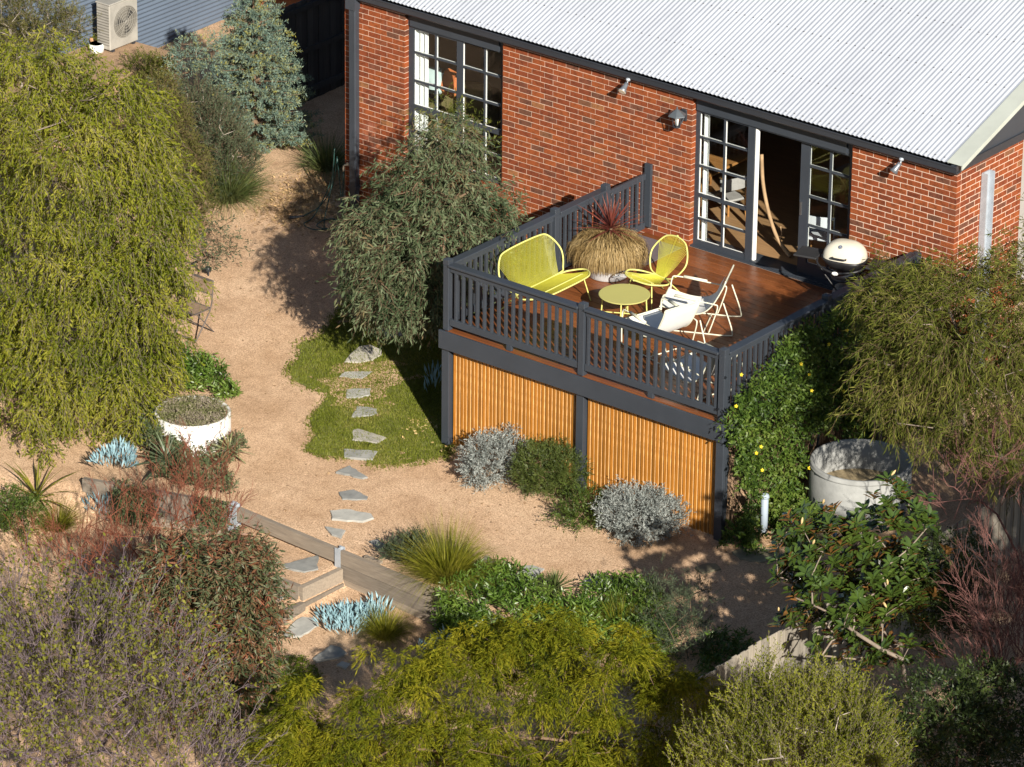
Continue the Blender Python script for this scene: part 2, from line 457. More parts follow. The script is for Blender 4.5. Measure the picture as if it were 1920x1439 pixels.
# barge flashing + gable infill at the right end, gutter, soffit
fl = hb()
for (x0, x1, dz0, dz1) in ((11.14, 11.40, .012, .020),):
    y0, y1 = RY0-.01, RY0+RDEP
    V = []
    for x in (x0, x1):
        for y in (y0, y1):
            for dz in (dz0, dz1): V.append((x, y, RZ0+(y-RY0)*TP+dz))
    fl.add(V, [[0,1,3,2],[4,6,7,5],[0,4,5,1],[2,3,7,6],[1,5,7,3],[0,2,6,4]])
    V = [(x, y, RZ0+(y-RY0)*TP+dz) for x in (11.385, 11.402) for y in (y0, y1) for dz in (-.05, .018)]
    fl.add(V, [[0,1,3,2],[4,6,7,5],[0,4,5,1],[2,3,7,6],[1,5,7,3],[0,2,6,4]])
fl.build('barge_flashing', M['flash'], house)
gb = hb(); gx = P6-.01
V = []
for x in (gx-.05, gx+.03):
    V += [(x, -.10, 2.40), (x, RDEP, 2.40), (x, RDEP, RZ0+(RDEP-RY0)*TP-.03), (x, -.10, RZ0-.035)]
gb.add(V, [[0,1,2,3],[7,6,5,4],[0,4,5,1],[1,5,6,2],[2,6,7,3],[3,7,4,0]])
gb.build('gable_panel', M['char'], house)
gt = hb(); gt.box(gx+.032, gx+.055, -.12, RDEP, 2.385, 2.50); gt.build('gable_trim', M['char2'], house)
gu = hb()
prof = [(-.005, 2.392), (-.11, 2.378), (-.128, 2.40), (-.128, 2.47), (-.14, 2.478), (-.14, 2.497), (-.122, 2.497), (-.115, 2.48), (-.115, 2.41), (-.02, 2.405)]
n = len(prof); V = [(x, y, z) for x in (-.28, 11.33) for y, z in prof]
gu.add(V, [[i, (i+1) % n, n+(i+1) % n, n+i] for i in range(n)]+[list(range(n))[::-1], [n+i for i in range(n)]])
gu.build('gutter', M['char2'], house)
so_ = hb(); so_.box(-.25, 11.2, -.01, .60, 2.386, 2.40); so_.build('soffit', M['char2'], house)
tp = hb(); tp.box(-.15, 11.2, .62, .66, 2.41, 2.75); tp.box(-.2, -.15, -.1, 7, 2.40, 2.6); tp.build('roof_frame', M['char2'], house)
# downpipe near the left corner
dp = hb()
dp.bbox(.17, .30, -.115, -.005, -1.35, 2.20, .012); dp.box(.12, .31, -.13, -.004, 2.20, 2.40); dp.box(.155, .315, -.12, -.002, -.75, -.70)
dp.build('downpipe', M['char'], house)
# steel angle on the return wall
st = hb(); X0 = P6+.004
for (y0, y1, x0, x1) in ((.62, .632, X0, X0+.10), (.632, .80, X0, X0+.012), (.80, .812, X0, X0+.10), (.632, .80, X0+.012, X0+.020)): st.box(x0, x1, y0, y1, -1.6, 2.17)
st.build('steel_channel', M['galv'], house)

# ---- windows and doors (frame dark outside, white inside edge)
def bars(frame_z, name, x0, x1, zs, xs, wb=.028, off=HO): pass
win = hb(); lin = hb()
def fr(x0, x1, z0, z1, d=.0): win.box(x0, x1, .10-d, .128, z0, z1); lin.box(x0+.004, x1-.004, .128, .162, z0+.004, z1-.004)
fr(P1, P1+.10, -.02, 2.13); fr(2.13, 2.24, -.02, 2.13); fr(2.99, P3, -.02, 2.13); 
fr(P1+.10, 2.13, .775, .86); fr(2.24, 2.99, .78, .855)
fr(P1+.10, 2.13, 2.085, 2.13); fr(2.24, 2.99, 2.105, 2.13); fr(P1+.10, 2.13, -.02, .06); fr(2.24, 2.99, -.02, .06)
for z in (1.71, 1.25, .43): fr(P1+.10, 2.13, z-.014, z+.014, -.004); fr(2.24, 2.99, z-.014, z+.014, -.004)
for x in (1.71, 2.665): fr(x-.013, x+.013, .86, 2.09, -.007); fr(x-.013, x+.013, .06, .775, -.007)
wf = win.build('window', M['char'], house)
def sub(mb, name, mat, parent):
    return mb.build(name, mat, parent)
sub(lin, 'lining', M['white'], wf)
hd = hb(); hd.box(P1+.05, 2.97, .062, .10, 2.131, 2.30); hd.box(P1, P3, .085, .14, 2.131, 2.386); sub(hd, 'head_panel', M['char'], wf)
def panes(cells, parent, y=.135):
    for (x0, x1, z0, z1) in cells:
        b = hb(); b.box(x0, x1, y, y+.004, z0, z1); b.build('pane', M['glass'], parent)
zs = [.06, .43, .775], [.86, 1.25, 1.71, 2.09]
cells = []
for (xa, xb, xc) in ((P1+.10, 1.71, 2.13), (2.24, 2.665, 2.99)):
    for a, b in ((xa, xb), (xb, xc)):
        for zz in zs:
            for z0, z1 in zip(zz[:-1], zz[1:]): cells.append((a+.014, b-.014, z0+.014, z1-.014))
panes(cells, wf)
win = hb(); lin = hb()
fr(P4, P4+.065, -.02, 2.13); fr(7.58, 7.70, -.02, 2.13, .01); fr(P4+.065, 7.58, 2.09, 2.13); fr(P4+.065, 7.58, -.02, .085)
fr(P4+.065, 7.58, .775, .825)
for z in (1.71, 1.26, .43): fr(P4+.065, 7.58, z-.013, z+.013, -.004)
fr(7.13, 7.158, .085, 2.09, -.007)
fr(9.415, P5, -.02, 2.13, .01); fr(7.70, 9.415, 2.10, 2.13, .01)
wf = win.build('door_frame', M['char'], house)
lin.box(7.704, 7.735, .105, .165, .01, 2.10)
sub(lin, 'lining', M['white'], wf)
cells = []
for a, b in ((P4+.065, 7.13), (7.158, 7.58)):
    for z0, z1 in ((.085, .43), (.43, .775), (.825, 1.26), (1.26, 1.71), (1.71, 2.09)): cells.append((a+.013, b-.013, z0+.013, z1-.013))
panes(cells, wf)
hd = hb(); hd.box(P4+.03, 9.33, .06, .10, 2.131, 2.30); hd.box(P4, P5, .085, .14, 2.131, 2.386); sub(hd, 'head_panel', M['char'], wf)
sl_ = hb(); sl_.box(P4, P5, .02, .40, -.03, .012); sl_.box(7.7, 9.42, .07, .20, .012, .03); sub(sl_, 'sill', M['char'], wf)
win = hb(); lin = hb(); YO = .055
def fr2(x0, x1, z0, z1, d=.0): win.box(x0, x1, .165-d, .20, z0, z1); lin.box(x0+.004, x1-.004, .20, .222, z0+.004, z1-.004)
fr2(8.47, 8.62, .03, 2.10); fr2(9.32, 9.44, .03, 2.10); fr2(8.62, 9.32, 2.05, 2.10); fr2(8.62, 9.32, .03, .22)
for z in (1.73, 1.26, .81, .39): fr2(8.62, 9.32, z-.015, z+.015, -.004)
fr2(8.97, 9.0, .22, 2.05, -.007)
dr = win.build('sliding_door', M['char'], house); sub(lin, 'lining', M['white'], dr)
cells = []
for a, b in ((8.62, 8.97), (9.0, 9.32)):
    for z0, z1 in ((.22, .39), (.39, .81), (.81, 1.26), (1.26, 1.73), (1.73, 2.05)): cells.append((a+.012, b-.012, z0+.014, z1-.014))
panes(cells, dr, .185)
hn = hb(); hn.box(8.50, 8.525, .13, .16, .95, 1.15); sub(hn, 'handle', paint('door_handle', (.25, .25, .26), .35, metal=.8), dr)

# ---- rooms behind the glass
M['floor'] = wood('oak_floor', [(.20, .12, .06), (.27, .165, .085), (.33, .21, .11)], .35, 1.0, (1, 10, 10), .4)
M['plaster'] = paint('plaster', (.30, .285, .27), .9, .06, 2)
rm = hb()
rm.box(3.4, 11.1, 4.6, 4.7, 0, 2.39); rm.box(.12, 3.3, 3.2, 3.3, -.2, 2.39); rm.box(3.3, 3.4, .11, 4.7, -.2, 2.39); rm.box(11.0, 11.1, .11, 4.6, 0, 2.39)
rm.box(.12, 11.0, .64, 4.6, 2.41, 2.45); rm.box(.1, .12, .11, 3.3, -.2, 2.39)
rm.build('inner_walls', M['plaster'], house)
ff = hb(); ff.box(.12, 11.0, .11, 4.6, -.06, -.002); ff.build('floor', M['floor'], house)
# ================================================================== deck
DX0, DX1, DY0 = 5.80, 10.73, -4.69
GZ = -1.80
deck = thing('timber_deck', 'raised timber deck with charcoal railings and a honey coloured batten screen below it', 'deck', (8.26, -4.6, GZ))
DO = (8.26, -4.6, GZ)
def db(): return MB(DO)
ny = 33; bw = (4.67)/ny
rd = random.Random(2)
b0 = MB(); b0.bbox(-2.44, 2.44, -bw/2+.003, bw/2-.003, -.022, 0, .003); bmesh0 = b0.mesh('deck_board', M['board'])
for i in range(ny):
    put('deck_board', bmesh0, deck, (8.265-DO[0], DY0+.02+bw*(i+.5)-DO[1], rd.uniform(-.0012, .0012)-DO[2]))
fb = db(); fb.bbox(5.755, 10.765, -4.735, -4.695, -.275, .002, .004); fb.build('fascia_board', M['char'], deck)
fb = db(); fb.bbox(5.76, 5.80, -4.69, -.01, -.27, -.024, .004); fb.build('side_bearer', M['char'], deck); fb = db(); fb.bbox(10.735, 10.77, -4.69, -.01, -.27, -.024, .004); fb.build('side_bearer', M['char'], deck)
jo = db()
for i in range(11): jo.box(5.85+i*.47, 5.895+i*.47, -4.65, -.02, -.17, -.026)
for y in (-4.4, -2.4, -.4): jo.box(5.82, 10.7, y-.03, y+.03, -.30, -.175)
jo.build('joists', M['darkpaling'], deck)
# posts
def post(x, y, zb, zt=1.10, w=.10):
    p = db(); h = w/2
    p.bbox(x-h, x+h, y-h, y+h, zb, zt-.10, .005)
    o = p.build('post', M['char'], deck)
    c = db(); c.bbox(x-h-.004, x+h+.004, y-h-.004, y+h+.004, zt-.10, zt-.012, .006); c.add([(x-h-.002, y-h-.002, zt-.012), (x+h+.002, y-h-.002, zt-.012), (x+h+.002, y+h+.002, zt-.012), (x-h-.002, y+h+.002, zt-.012), (x, y, zt+.004)], [[0,1,4],[1,2,4],[2,3,4],[3,0,4]])
    c.build('post_cap', M['char'], o)
XL, XR, YF = 5.85, 10.68, -4.64
for x in (XL, 8.265, XR): post(x, YF, .003)
for y in (-2.21, -1.02): post(XL, y, .003)
post(XR, -2.25, .003)
post(XR, -.06, .003, 1.02)
wp = db(); wp.bbox(XL-.02, XL+.10, -.06, -.012, .12, 1.12, .004); wp.build('wall_post', M['char'], deck)
def rail_x(x0, x1, y):
    h = db(); h.bbox(x0, x1, y-.075, y+.065, .992, 1.028, .006); h.build('handrail', M['char'], deck)
    t_ = db(); t_.bbox(x0, x1, y-.025, y+.02, .905, .990, .004); t_.build('top_rail', M['char'], deck)
    b_ = db(); b_.bbox(x0, x1, y-.03, y+.02, .085, .185, .004); b_.build('bottom_rail', M['char'], deck)
def rail_y(y0, y1, x, zt=0.0):
    h = db(); h.bbox(x-.07, x+.07, y0, y1, .992+zt, 1.028+zt, .006); h.build('handrail', M['char'], deck)
    t_ = db(); t_.bbox(x-.022, x+.022, y0, y1, .905+zt, .990+zt, .004); t_.build('top_rail', M['char'], deck)
    b_ = db(); b_.bbox(x-.025, x+.025, y0, y1, .085, .185, .004); b_.build('bottom_rail', M['char'], deck)
rail_x(XL+.055, 8.21, YF); rail_x(8.32, XR-.055, YF)
rail_y(YF+.055, -2.265, XL); rail_y(-2.155, -1.075, XL)
rail_y(YF+.055, -2.305, XR); rail_y(-2.195, -.115, XR)
bs = MB(); bs.bbox(-.021, .021, -.021, .021, .180, .91, .003); bal = bs.mesh('baluster', M['char'])
def balusters_x(x0, x1, y, n):
    for i in range(n): put('baluster', bal, deck, (x0+(x1-x0)*(i+.5)/n-DO[0], y-DO[1], -DO[2]))
def balusters_y(y0, y1, x, n):
    for i in range(n): put('baluster', bal, deck, (x-DO[0], y0+(y1-y0)*(i+.5)/n-DO[1], -DO[2]))
balusters_x(XL+.09, 8.25, YF-.002, 18); balusters_x(8.30, XR-.05, YF-.002, 18)
balusters_y(YF+.06, -2.25, XL, 19); balusters_y(-2.15, -1.08, XL, 9)
balusters_y(YF+.06, -2.3, XR, 19); balusters_y(-2.2, -.1, XR, 17)
for x in (6.98, 9.47):
    q = db(); q.bbox(x-.045, x+.045, YF-.034, YF+.016, .004, .086, .003); q.build('spacer_block', M['char'], deck)
# gate beside the wall
gp = db(); gx0 = XL-.02
gp.bbox(gx0, gx0+.045, -.96, -.075, .875, .965, .004); gp.bbox(gx0, gx0+.045, -.96, -.075, .09, .18, .004); gp.bbox(gx0-.002, gx0+.043, -.965, -.92, .18, .875, .003)
gate = gp.build('gate', M['char'], deck)
for i in range(7): 
    q = db(); y = -.86+i*.118; q.bbox(gx0+.012, gx0+.052, y-.020, y+.020, .10, .955, .003); q.build('baluster', M['char'], gate)
q = db(); q.tube([(gx0+.06, -.955, .91), (gx0+.075, -.955, .91), (gx0+.075, -.93, .935), (gx0+.06, -.93, .935)], .006, 6); q.build('latch', M['char2'], gate)
# posts under the deck
for x in (XL-.005, 8.265, XR+.005):
    q = db(); q.bbox(x-.065, x+.065, -4.69, -4.56, GZ-.25, -.276, .005); q.build('support_post', M['char'], deck)
for y in (-2.4, -.3):
    for x in (XL, XR):
        q = db(); q.bbox(x-.05, x+.05, y-.05, y+.05, GZ-.05, -.276, .005); q.build('support_post', M['char'], deck)
# batten screen
M['edgeglint'] = paint('painted_edge_glint', (.52, .29, .115), .5, .4, 10)  # pale colour on the sun-side chamfer, painted in for the edge highlight
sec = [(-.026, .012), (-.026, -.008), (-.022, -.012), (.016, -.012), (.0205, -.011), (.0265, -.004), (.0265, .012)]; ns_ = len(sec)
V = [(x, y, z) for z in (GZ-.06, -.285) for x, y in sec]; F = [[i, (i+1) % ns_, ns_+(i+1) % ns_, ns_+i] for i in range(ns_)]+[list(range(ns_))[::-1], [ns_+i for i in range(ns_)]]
sm2 = np_mesh('slat', V, F, M['slat']); sm2.materials.append(M['edgeglint'])
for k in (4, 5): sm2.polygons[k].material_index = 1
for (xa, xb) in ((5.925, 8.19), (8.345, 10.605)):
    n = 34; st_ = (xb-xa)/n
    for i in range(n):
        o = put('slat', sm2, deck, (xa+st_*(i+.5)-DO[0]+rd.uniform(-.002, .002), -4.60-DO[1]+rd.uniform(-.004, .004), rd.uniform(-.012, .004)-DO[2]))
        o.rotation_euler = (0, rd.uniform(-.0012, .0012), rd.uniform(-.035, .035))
bk = db()
for z in (-.45, -1.05, -1.6): bk.box(5.9, 10.63, -4.585, -4.55, z-.04, z+.04)
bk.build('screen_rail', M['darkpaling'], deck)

# ================================================================== retaining walls
def beam_piece(name, p, q, th, ht, mat, parent, off):
    p = np.array(p, float)-off; q = np.array(q, float)-off; b = MB(); b.beam(p, q, th, ht); 
    return b.build(name, mat, parent)
rw = thing('retaining_wall', 'long grey timber sleeper wall with galvanised posts below the sandy path', 'retaining wall', (6.5, -7.75, -2.6))
o_ = np.array([6.5, -7.75, -2.6]); rw['kind'] = 'thing'
def wy(x): return wall_y(x)+.04
for (xa, xb) in ((4.50, 6.44), (6.50, 8.9), (8.92, 11.2)):
    for k in range(3):
        z = -2.205-.205*k
        if xa < 6.4 and k > 0: continue
        beam_piece('sleeper', (xa, wy(xa), z), (xb, wy(xb), z), .078, .198, M['sleeper'], rw, o_)
q = MB(o_); q.beam((6.9, wy(6.9)+.06, -2.085), (7.2, wy(7.2)+.06, -2.085), .06, .03); q.build('loose_offcut', M['sleeper'], rw)
def hpost(parent, off, x, y, zt, zb):
    q = MB(off); q.box(x-.05, x+.05, y-.055, y-.048, zb, zt); q.box(x-.004, x+.004, y-.048, y+.045, zb, zt); q.box(x-.05, x+.05, y+.045, y+.052, zb, zt)
    q.build('steel_post', M['galv'], parent)
hpost(rw, o_, 6.47, wy(6.47), -2.07, -2.95); 
hpost(rw, o_, 4.47, wy(4.47)-.01, -2.07, -2.7)
rl = thing('retaining_wall', 'shaded two sleeper wall running off to the left under trailing groundcover', 'retaining wall', (3.4, -7.95, -2.5))
o_ = np.array([3.4, -7.95, -2.5]); rl['kind'] = 'thing'
for (xa, xb) in ((2.2, 4.40),):
    for k in range(3):
        z = -2.19-.205*k
        beam_piece('sleeper', (xa, wall_y(xa)+.04, z), (xb, wall_y(xb)+.04, z), .078, .198, M['sleeper'], rl, o_)
hpost(rl, o_, 4.40, wall_y(4.40)+.02, -2.06, -2.75)
sp = thing('step_edging', 'grey sleeper edging framing the small sandy landing with one slate flag', 'garden step', (5.6, -8.55, -2.6))
o_ = np.array([5.6, -8.55, -2.6])
for k, (p, q_) in enumerate([((3.9, -8.64, -2.44), (6.46, -8.57, -2.44)), ((6.50, -8.60, -2.44), (6.545, -7.80, -2.44)), ((6.50, -9.55, -2.66), (6.56, -7.80, -2.66)), ((3.9, -8.62, -2.645), (6.44, -8.57, -2.645)), ((6.5, -9.55, -2.86), (6.56, -7.8, -2.86))]):
    beam_piece('sleeper', p, q_, .078, .20, M['sleeper'], sp, o_)

# ================================================================== boundary fences
fx = 14.23
bf = thing('paling_fence', 'weathered grey paling fence along the right boundary, sunlit at its lower end', 'fence', (fx, -6, -2.3))
o_ = np.array([fx, -6, -2.3]); rf = random.Random(4)
pm = MB(); pm.bbox(-.008, .008, -.047, .047, -1.95, 0, .002); pal = pm.mesh('paling', M['paling'])
y = -10.25; i = 0
while y < 3.0:
    ob = put('paling', pal, bf, (.03+(.014 if i % 2 else 0), y-o_[1], -.60+rf.uniform(-.015, .02)-o_[2])); ob.rotation_euler = (rf.uniform(-.012, .012), 0, 0)
    y += .088; i += 1
for z in (-.82, -1.5, -2.1):
    q = MB(o_); q.box(fx-.03, fx+.018, -10.28, 3.0, z-.04, z+.04); q.build('fence_rail', M['paling'], bf)
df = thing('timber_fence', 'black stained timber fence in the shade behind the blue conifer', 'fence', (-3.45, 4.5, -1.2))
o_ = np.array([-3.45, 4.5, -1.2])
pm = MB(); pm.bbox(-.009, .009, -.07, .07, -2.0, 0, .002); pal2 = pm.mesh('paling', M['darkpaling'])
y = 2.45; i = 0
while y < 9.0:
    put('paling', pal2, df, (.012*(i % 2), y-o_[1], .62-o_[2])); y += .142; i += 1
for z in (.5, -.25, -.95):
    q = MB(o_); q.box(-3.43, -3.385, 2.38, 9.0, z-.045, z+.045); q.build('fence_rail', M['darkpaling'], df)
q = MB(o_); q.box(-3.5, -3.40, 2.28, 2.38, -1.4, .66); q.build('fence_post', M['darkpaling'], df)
# corrugated wall of the shed at the far left
cw = thing('corrugated_shed', 'blue grey corrugated iron shed wall behind the outdoor unit', 'shed', (-6.95, 4, -1.2))
V = []; F = []; ns = 30*8; y0, y1 = -2.5, 8.0
for y in (y0, y1):
    for i in range(ns+1):
        z = -1.35+i*.0762/8; V.append((.011*math.sin(2*math.pi*i/8), y-4, z+1.2))
n = ns+1
F = [[i, n+i, n+i+1, i+1] for i in range(ns)]
M['bluesteel'] = paint('blue_grey_steel', (.095, .122, .165), .45, .1, 2, .45)
put('wall_sheet', np_mesh('wall_sheet', V, F, M['bluesteel'], True), cw)
q = MB((-6.95, 4, -1.2)); q.box(-7.2, -6.93, y0, y1, .93, 1.0); q.box(-7.1, -6.975, y0, y1, -1.4, .93); q.build('wall_frame', M['darkpaling'], cw)
nb = thing('neighbour_wall', 'orange brick wall glimpsed above the black fence at the top edge', 'wall', (-6.2, 8.0, -1.2))
nb['kind'] = 'thing'; q = MB((-6.2, 8, -1.2)); q.box(-6.35, -6.2, 5.2, 11, -1.3, .2); q.build('rendered_wall', paint('orange_render', (.50, .17, .055), .8), nb)
te = thing('garden_terrace', 'small raised dirt terrace edged with stone under the outdoor unit', 'terrace', (-6.3, 1.2, -1.2))
q = MB((-6.3, 1.2, -1.2)); q.prism([(-6.93, -1.2), (-5.55, -1.2), (-5.5, .8), (-5.62, 2.25), (-6.93, 2.2)], -1.4, -.60); q.build('earth_fill', paint('terrace_earth', (.36, .24, .15), .95, .3, 5, .1, 0, .02), te)
# ================================================================== foliage builders (numpy)
def nrm(a): return a/(np.linalg.norm(a, axis=-1, keepdims=True)+1e-9)
def perp(rg, ax):
    r = rg.normal(size=ax.shape); r -= ax*np.sum(r*ax, -1, keepdims=True); return nrm(r)
class Leaves:
    def __init__(s): s.V = []; s.F = []; s.n = 0
    def _add(s, V, F): s.V.append(V.reshape(-1, 3)); s.F.append(F+s.n); s.n += V.shape[0]*V.shape[1]
    def kite(s, base, ax, side, L, W, wide=.45, droop=0.0):
        """one four-cornered leaf each"""
        L = np.broadcast_to(L, base.shape[:1])[:, None]; W = np.broadcast_to(W, base.shape[:1])[:, None]
        mid = base+ax*L*wide; tip = base+ax*L; tip = tip-np.array([0, 0, 1.0])*L*droop
        V = np.stack([base, mid+side*W/2, tip, mid-side*W/2], 1); n = len(base)
        s._add(V, (np.arange(n)[:, None]*4+np.array([[0, 1, 2, 3]])).astype(np.int64)); return s
    def strap(s, base, ax, side, L, W, droop=.5, seg=3, taper=.15):
        """arching strap leaf of seg quads"""
        n = len(base); L = np.broadcast_to(L, (n,)); W = np.broadcast_to(W, (n,)); dr = np.broadcast_to(droop, (n,))
        pts = []; g = np.array([0, 0, -1.0])
        for k in range(seg+1):
            t = k/seg; c = base+ax*(L*t)[:, None]+g*(dr*L*t*t)[:, None]
            wv = (W*(1-t*(1-taper))*(.7+.3*min(1, t*4)))[:, None]/2
            pts += [c+side*wv, c-side*wv]
        V = np.stack(pts, 1); F = []
        for k in range(seg): F.append([2*k, 2*k+2, 2*k+3, 2*k+1])
        F = (np.arange(n)[:, None, None]*(2*seg+2)+np.array(F)[None]).reshape(-1, 4)
        s._add(V, F.astype(np.int64)); return s
    def done(s, name, mat, parent, off):
        V = np.concatenate(s.V)-np.array(off); F = np.concatenate(s.F)
        return put(name, np_mesh(name, V, F, mat), parent, kind='stuff')
class Sticks:
    def __init__(s): s.a = []; s.b = []; s.ra = []; s.rb = []
    def add(s, p, q, r0, r1):
        p = np.atleast_2d(p); q = np.atleast_2d(q); n = len(p)
        s.a.append(p); s.b.append(q); s.ra.append(np.broadcast_to(r0, (n,)).astype(float)); s.rb.append(np.broadcast_to(r1, (n,)).astype(float)); return s
    def done(s, name, mat, parent, off, k=4, stuff=False):
        A = np.concatenate(s.a)-np.array(off); B = np.concatenate(s.b)-np.array(off); ra = np.concatenate(s.ra); rb = np.concatenate(s.rb)
        T = nrm(B-A); ref = np.where(np.abs(T[:, 2:3]) > .9, np.array([[1.0, 0, 0]]), np.array([[0, 0, 1.0]]))
        N = nrm(np.cross(T, ref)); Bn = np.cross(T, N); vs_ = []
        for P, r in ((A, ra), (B, rb)):
            for i in range(k):
                t = 2*math.pi*i/k; vs_.append(P+(N*math.cos(t)+Bn*math.sin(t))*r[:, None])
        V = np.stack(vs_, 1).reshape(-1, 3); n = len(A)
        F = np.array([[i, (i+1) % k, k+(i+1) % k, k+i] for i in range(k)])
        F = (np.arange(n)[:, None, None]*2*k+F[None]).reshape(-1, 4)
        return put(name, np_mesh(name, V, F, mat, True), parent, kind='stuff' if stuff else None)
def blob_pts(rg, blobs, n, shell=.6, lump=.16):
    """points near the skin of a union of ellipsoids; returns points and outward directions"""
    C = np.array([b[0] for b in blobs], float); R_ = np.array([b[1] for b in blobs], float)
    wgt = (R_.prod(1))**(2/3); wgt /= wgt.sum(); out = []; dirs = []; got = 0
    while got < n:
        m_ = n*2; i = rg.choice(len(blobs), m_, p=wgt); u = nrm(rg.normal(size=(m_, 3)))
        f = 1+lump*(np.sin(u[:, 0]*5+i*1.7)+np.sin(u[:, 1]*6.3+i*.9)+np.sin(u[:, 2]*5.1+i*2.3))/1.6
        rr = rg.uniform(shell**3, 1, m_)**(1/3)*f
        P = C[i]+u*R_[i]*rr[:, None]
        q = np.sqrt((((P[:, None]-C[None])/R_[None])**2).sum(-1)); q[np.arange(m_), i] = 9
        keep = q.min(1) > shell*.85
        out.append(P[keep]); dirs.append(nrm(u[keep]/R_[i][keep])); got += keep.sum()
    return np.concatenate(out)[:n], np.concatenate(dirs)[:n]
def skeleton(rg, sticks, base, tips, r_tip=.006, r_max=.09, stem_h=.5, wob=.05, exp=2.3, lean=None, minseg=.12):
    """tapered limbs that join every tip to the base"""
    base = np.array(base, float); top = base+np.array([0, 0, stem_h])+(np.array(lean) if lean is not None else 0)
    nodes = [base, base+(top-base)*.5+rg.normal(size=3)*wob*.5, top]; par = [-1, 0, 1]
    order = np.argsort(np.linalg.norm(tips-top, axis=1)); A = np.array(nodes); tip_idx = []
    for ti in order:
        t = tips[ti]; d = np.linalg.norm(A-t, axis=1)+.35*np.linalg.norm(A-top, axis=1)*0+np.maximum(0, A[:, 2]-t[2])*1.1
        d[:2] += 2.0; j = int(np.argmin(d)); p = A[j]; L = np.linalg.norm(t-p); k = max(1, int(L/(minseg*3)))
        prev = j
        for s_ in range(1, k+1):
            q = p+(t-p)*s_/k
            if s_ < k: q = q+rg.normal(size=3)*wob*min(L, 1)+np.array([0, 0, -.06*L*math.sin(math.pi*s_/k)])
            nodes.append(q); par.append(prev); prev = len(nodes)-1
        A = np.array(nodes); tip_idx.append(prev)
    cnt = np.zeros(len(nodes))
    for t in tip_idx:
        j = t
        while j >= 0: cnt[j] += 1; j = par[j]
    r = np.minimum(r_max, r_tip*np.maximum(cnt, 1)**(1/exp)*1.0)
    par = np.array(par); ch = np.where(par >= 0)[0]
    sticks.add(A[par[ch]], A[ch], np.minimum(r[par[ch]], r[ch]*1.35+.002), r[ch])
    return A
def sprays(rg, lv, P, D, n, length, L, W, up=0.0, out=.6, rand=.5, sag=.2, spread=.8, leafsag=0.0, wide=.45, droop=0.0, twig=None, tr=.003, jit=.15, flat=False):
    """twigs at points P (outward D) each carrying n leaves"""
    N = len(P); d = nrm(D*out+rg.normal(size=(N, 3))*rand+np.array([0, 0, up])); ln = length*rg.uniform(.6, 1.3, N)
    t = (np.arange(n)[None]+rg.uniform(0, 1, (N, n)))/n
    base = P[:, None]+d[:, None]*(ln[:, None]*t)[..., None]+np.array([0, 0, -1.0])*(sag*ln[:, None]*t*t)[..., None]
    ax0 = np.broadcast_to(d[:, None], base.shape).reshape(-1, 3); base = base.reshape(-1, 3)
    ax = nrm(ax0*(1-spread*.5)+perp(rg, ax0)*spread*rg.uniform(.5, 1.1, (len(ax0), 1))+np.array([0, 0, -leafsag]))
    side = perp(rg, ax)
    if flat: side = nrm(np.cross(ax, np.array([0, 0, 1.0])+rg.normal(size=ax.shape)*.35))
    s = rg.uniform(1-jit*2, 1+jit*2, len(base))
    lv.kite(base, ax, side, L*s, W*s, wide, droop)
    if twig is not None:
        e = P+d*ln[:, None]+np.array([0, 0, -1.0])*(sag*ln)[:, None]
        mid = P+d*ln[:, None]*.5+np.array([0, 0, -1.0])*(sag*ln*.25)[:, None]
        twig.add(P, mid, tr, tr*.8); twig.add(mid, e, tr*.8, tr*.4)
PXM = 127.0
def clump_sprays(rg, lv, blobs, nc, ns, n, length, L, W, cr=.22, down=.7, shell=.75, lump=.25, sagk=.5, leafsag=.5, spread=.6, up0=.25, twig=None):
    """mop-like clumps: sprays fan out of a clump centre and bend down around it"""
    C, D0 = blob_pts(rg, blobs, nc, shell, lump); i = np.repeat(np.arange(nc), ns); o = nrm(rg.normal(size=(len(i), 3))*np.array([1, 1, .55])+D0[i]*.75+np.array([0, 0, up0])); s = rg.uniform(.6, 1.35, nc)[i]
    P = C[i]+o*(cr*rg.uniform(.15, .8, len(i))*s)[:, None]
    sprays(rg, lv, P, nrm(o+np.array([0, 0, -down*.5])), n, length, L, W, up=-down*.3, out=.9, rand=.22, sag=sagk, spread=spread, leafsag=leafsag, twig=twig)
    return C
def pxblobs(base, lst, depth=1.0):
    """ellipsoids given where they stand against the photo, on the upright plane through base"""
    out = []
    for b in lst:
        cx, cy, rx, ry = b[:4]; off = b[4] if len(b) > 4 else 0.0
        c = on_plane(cx, cy, np.array(base)+np.array([FWD[0], FWD[1], 0])*off)
        rxy = rx/PXM; ryy = ry/PXM
        rz = math.sqrt(max((.4*ryy)**2, ryy**2-(.41*rxy*depth)**2))/.91
        out.append((c, (rxy, rxy*depth, rz)))
    return out
bark = paint('bark_grey', (.22, .18, .145), .9, .3, 6, .1, 0, .01)
barkb = paint('bark_brown', (.17, .115, .075), .9, .3, 6, .1, 0, .01)
barkp = paint('bark_pale', (.34, .295, .25), .85, .25, 6, .1)
barkr = paint('bark_red', (.20, .065, .035), .7, .3, 5, .2)

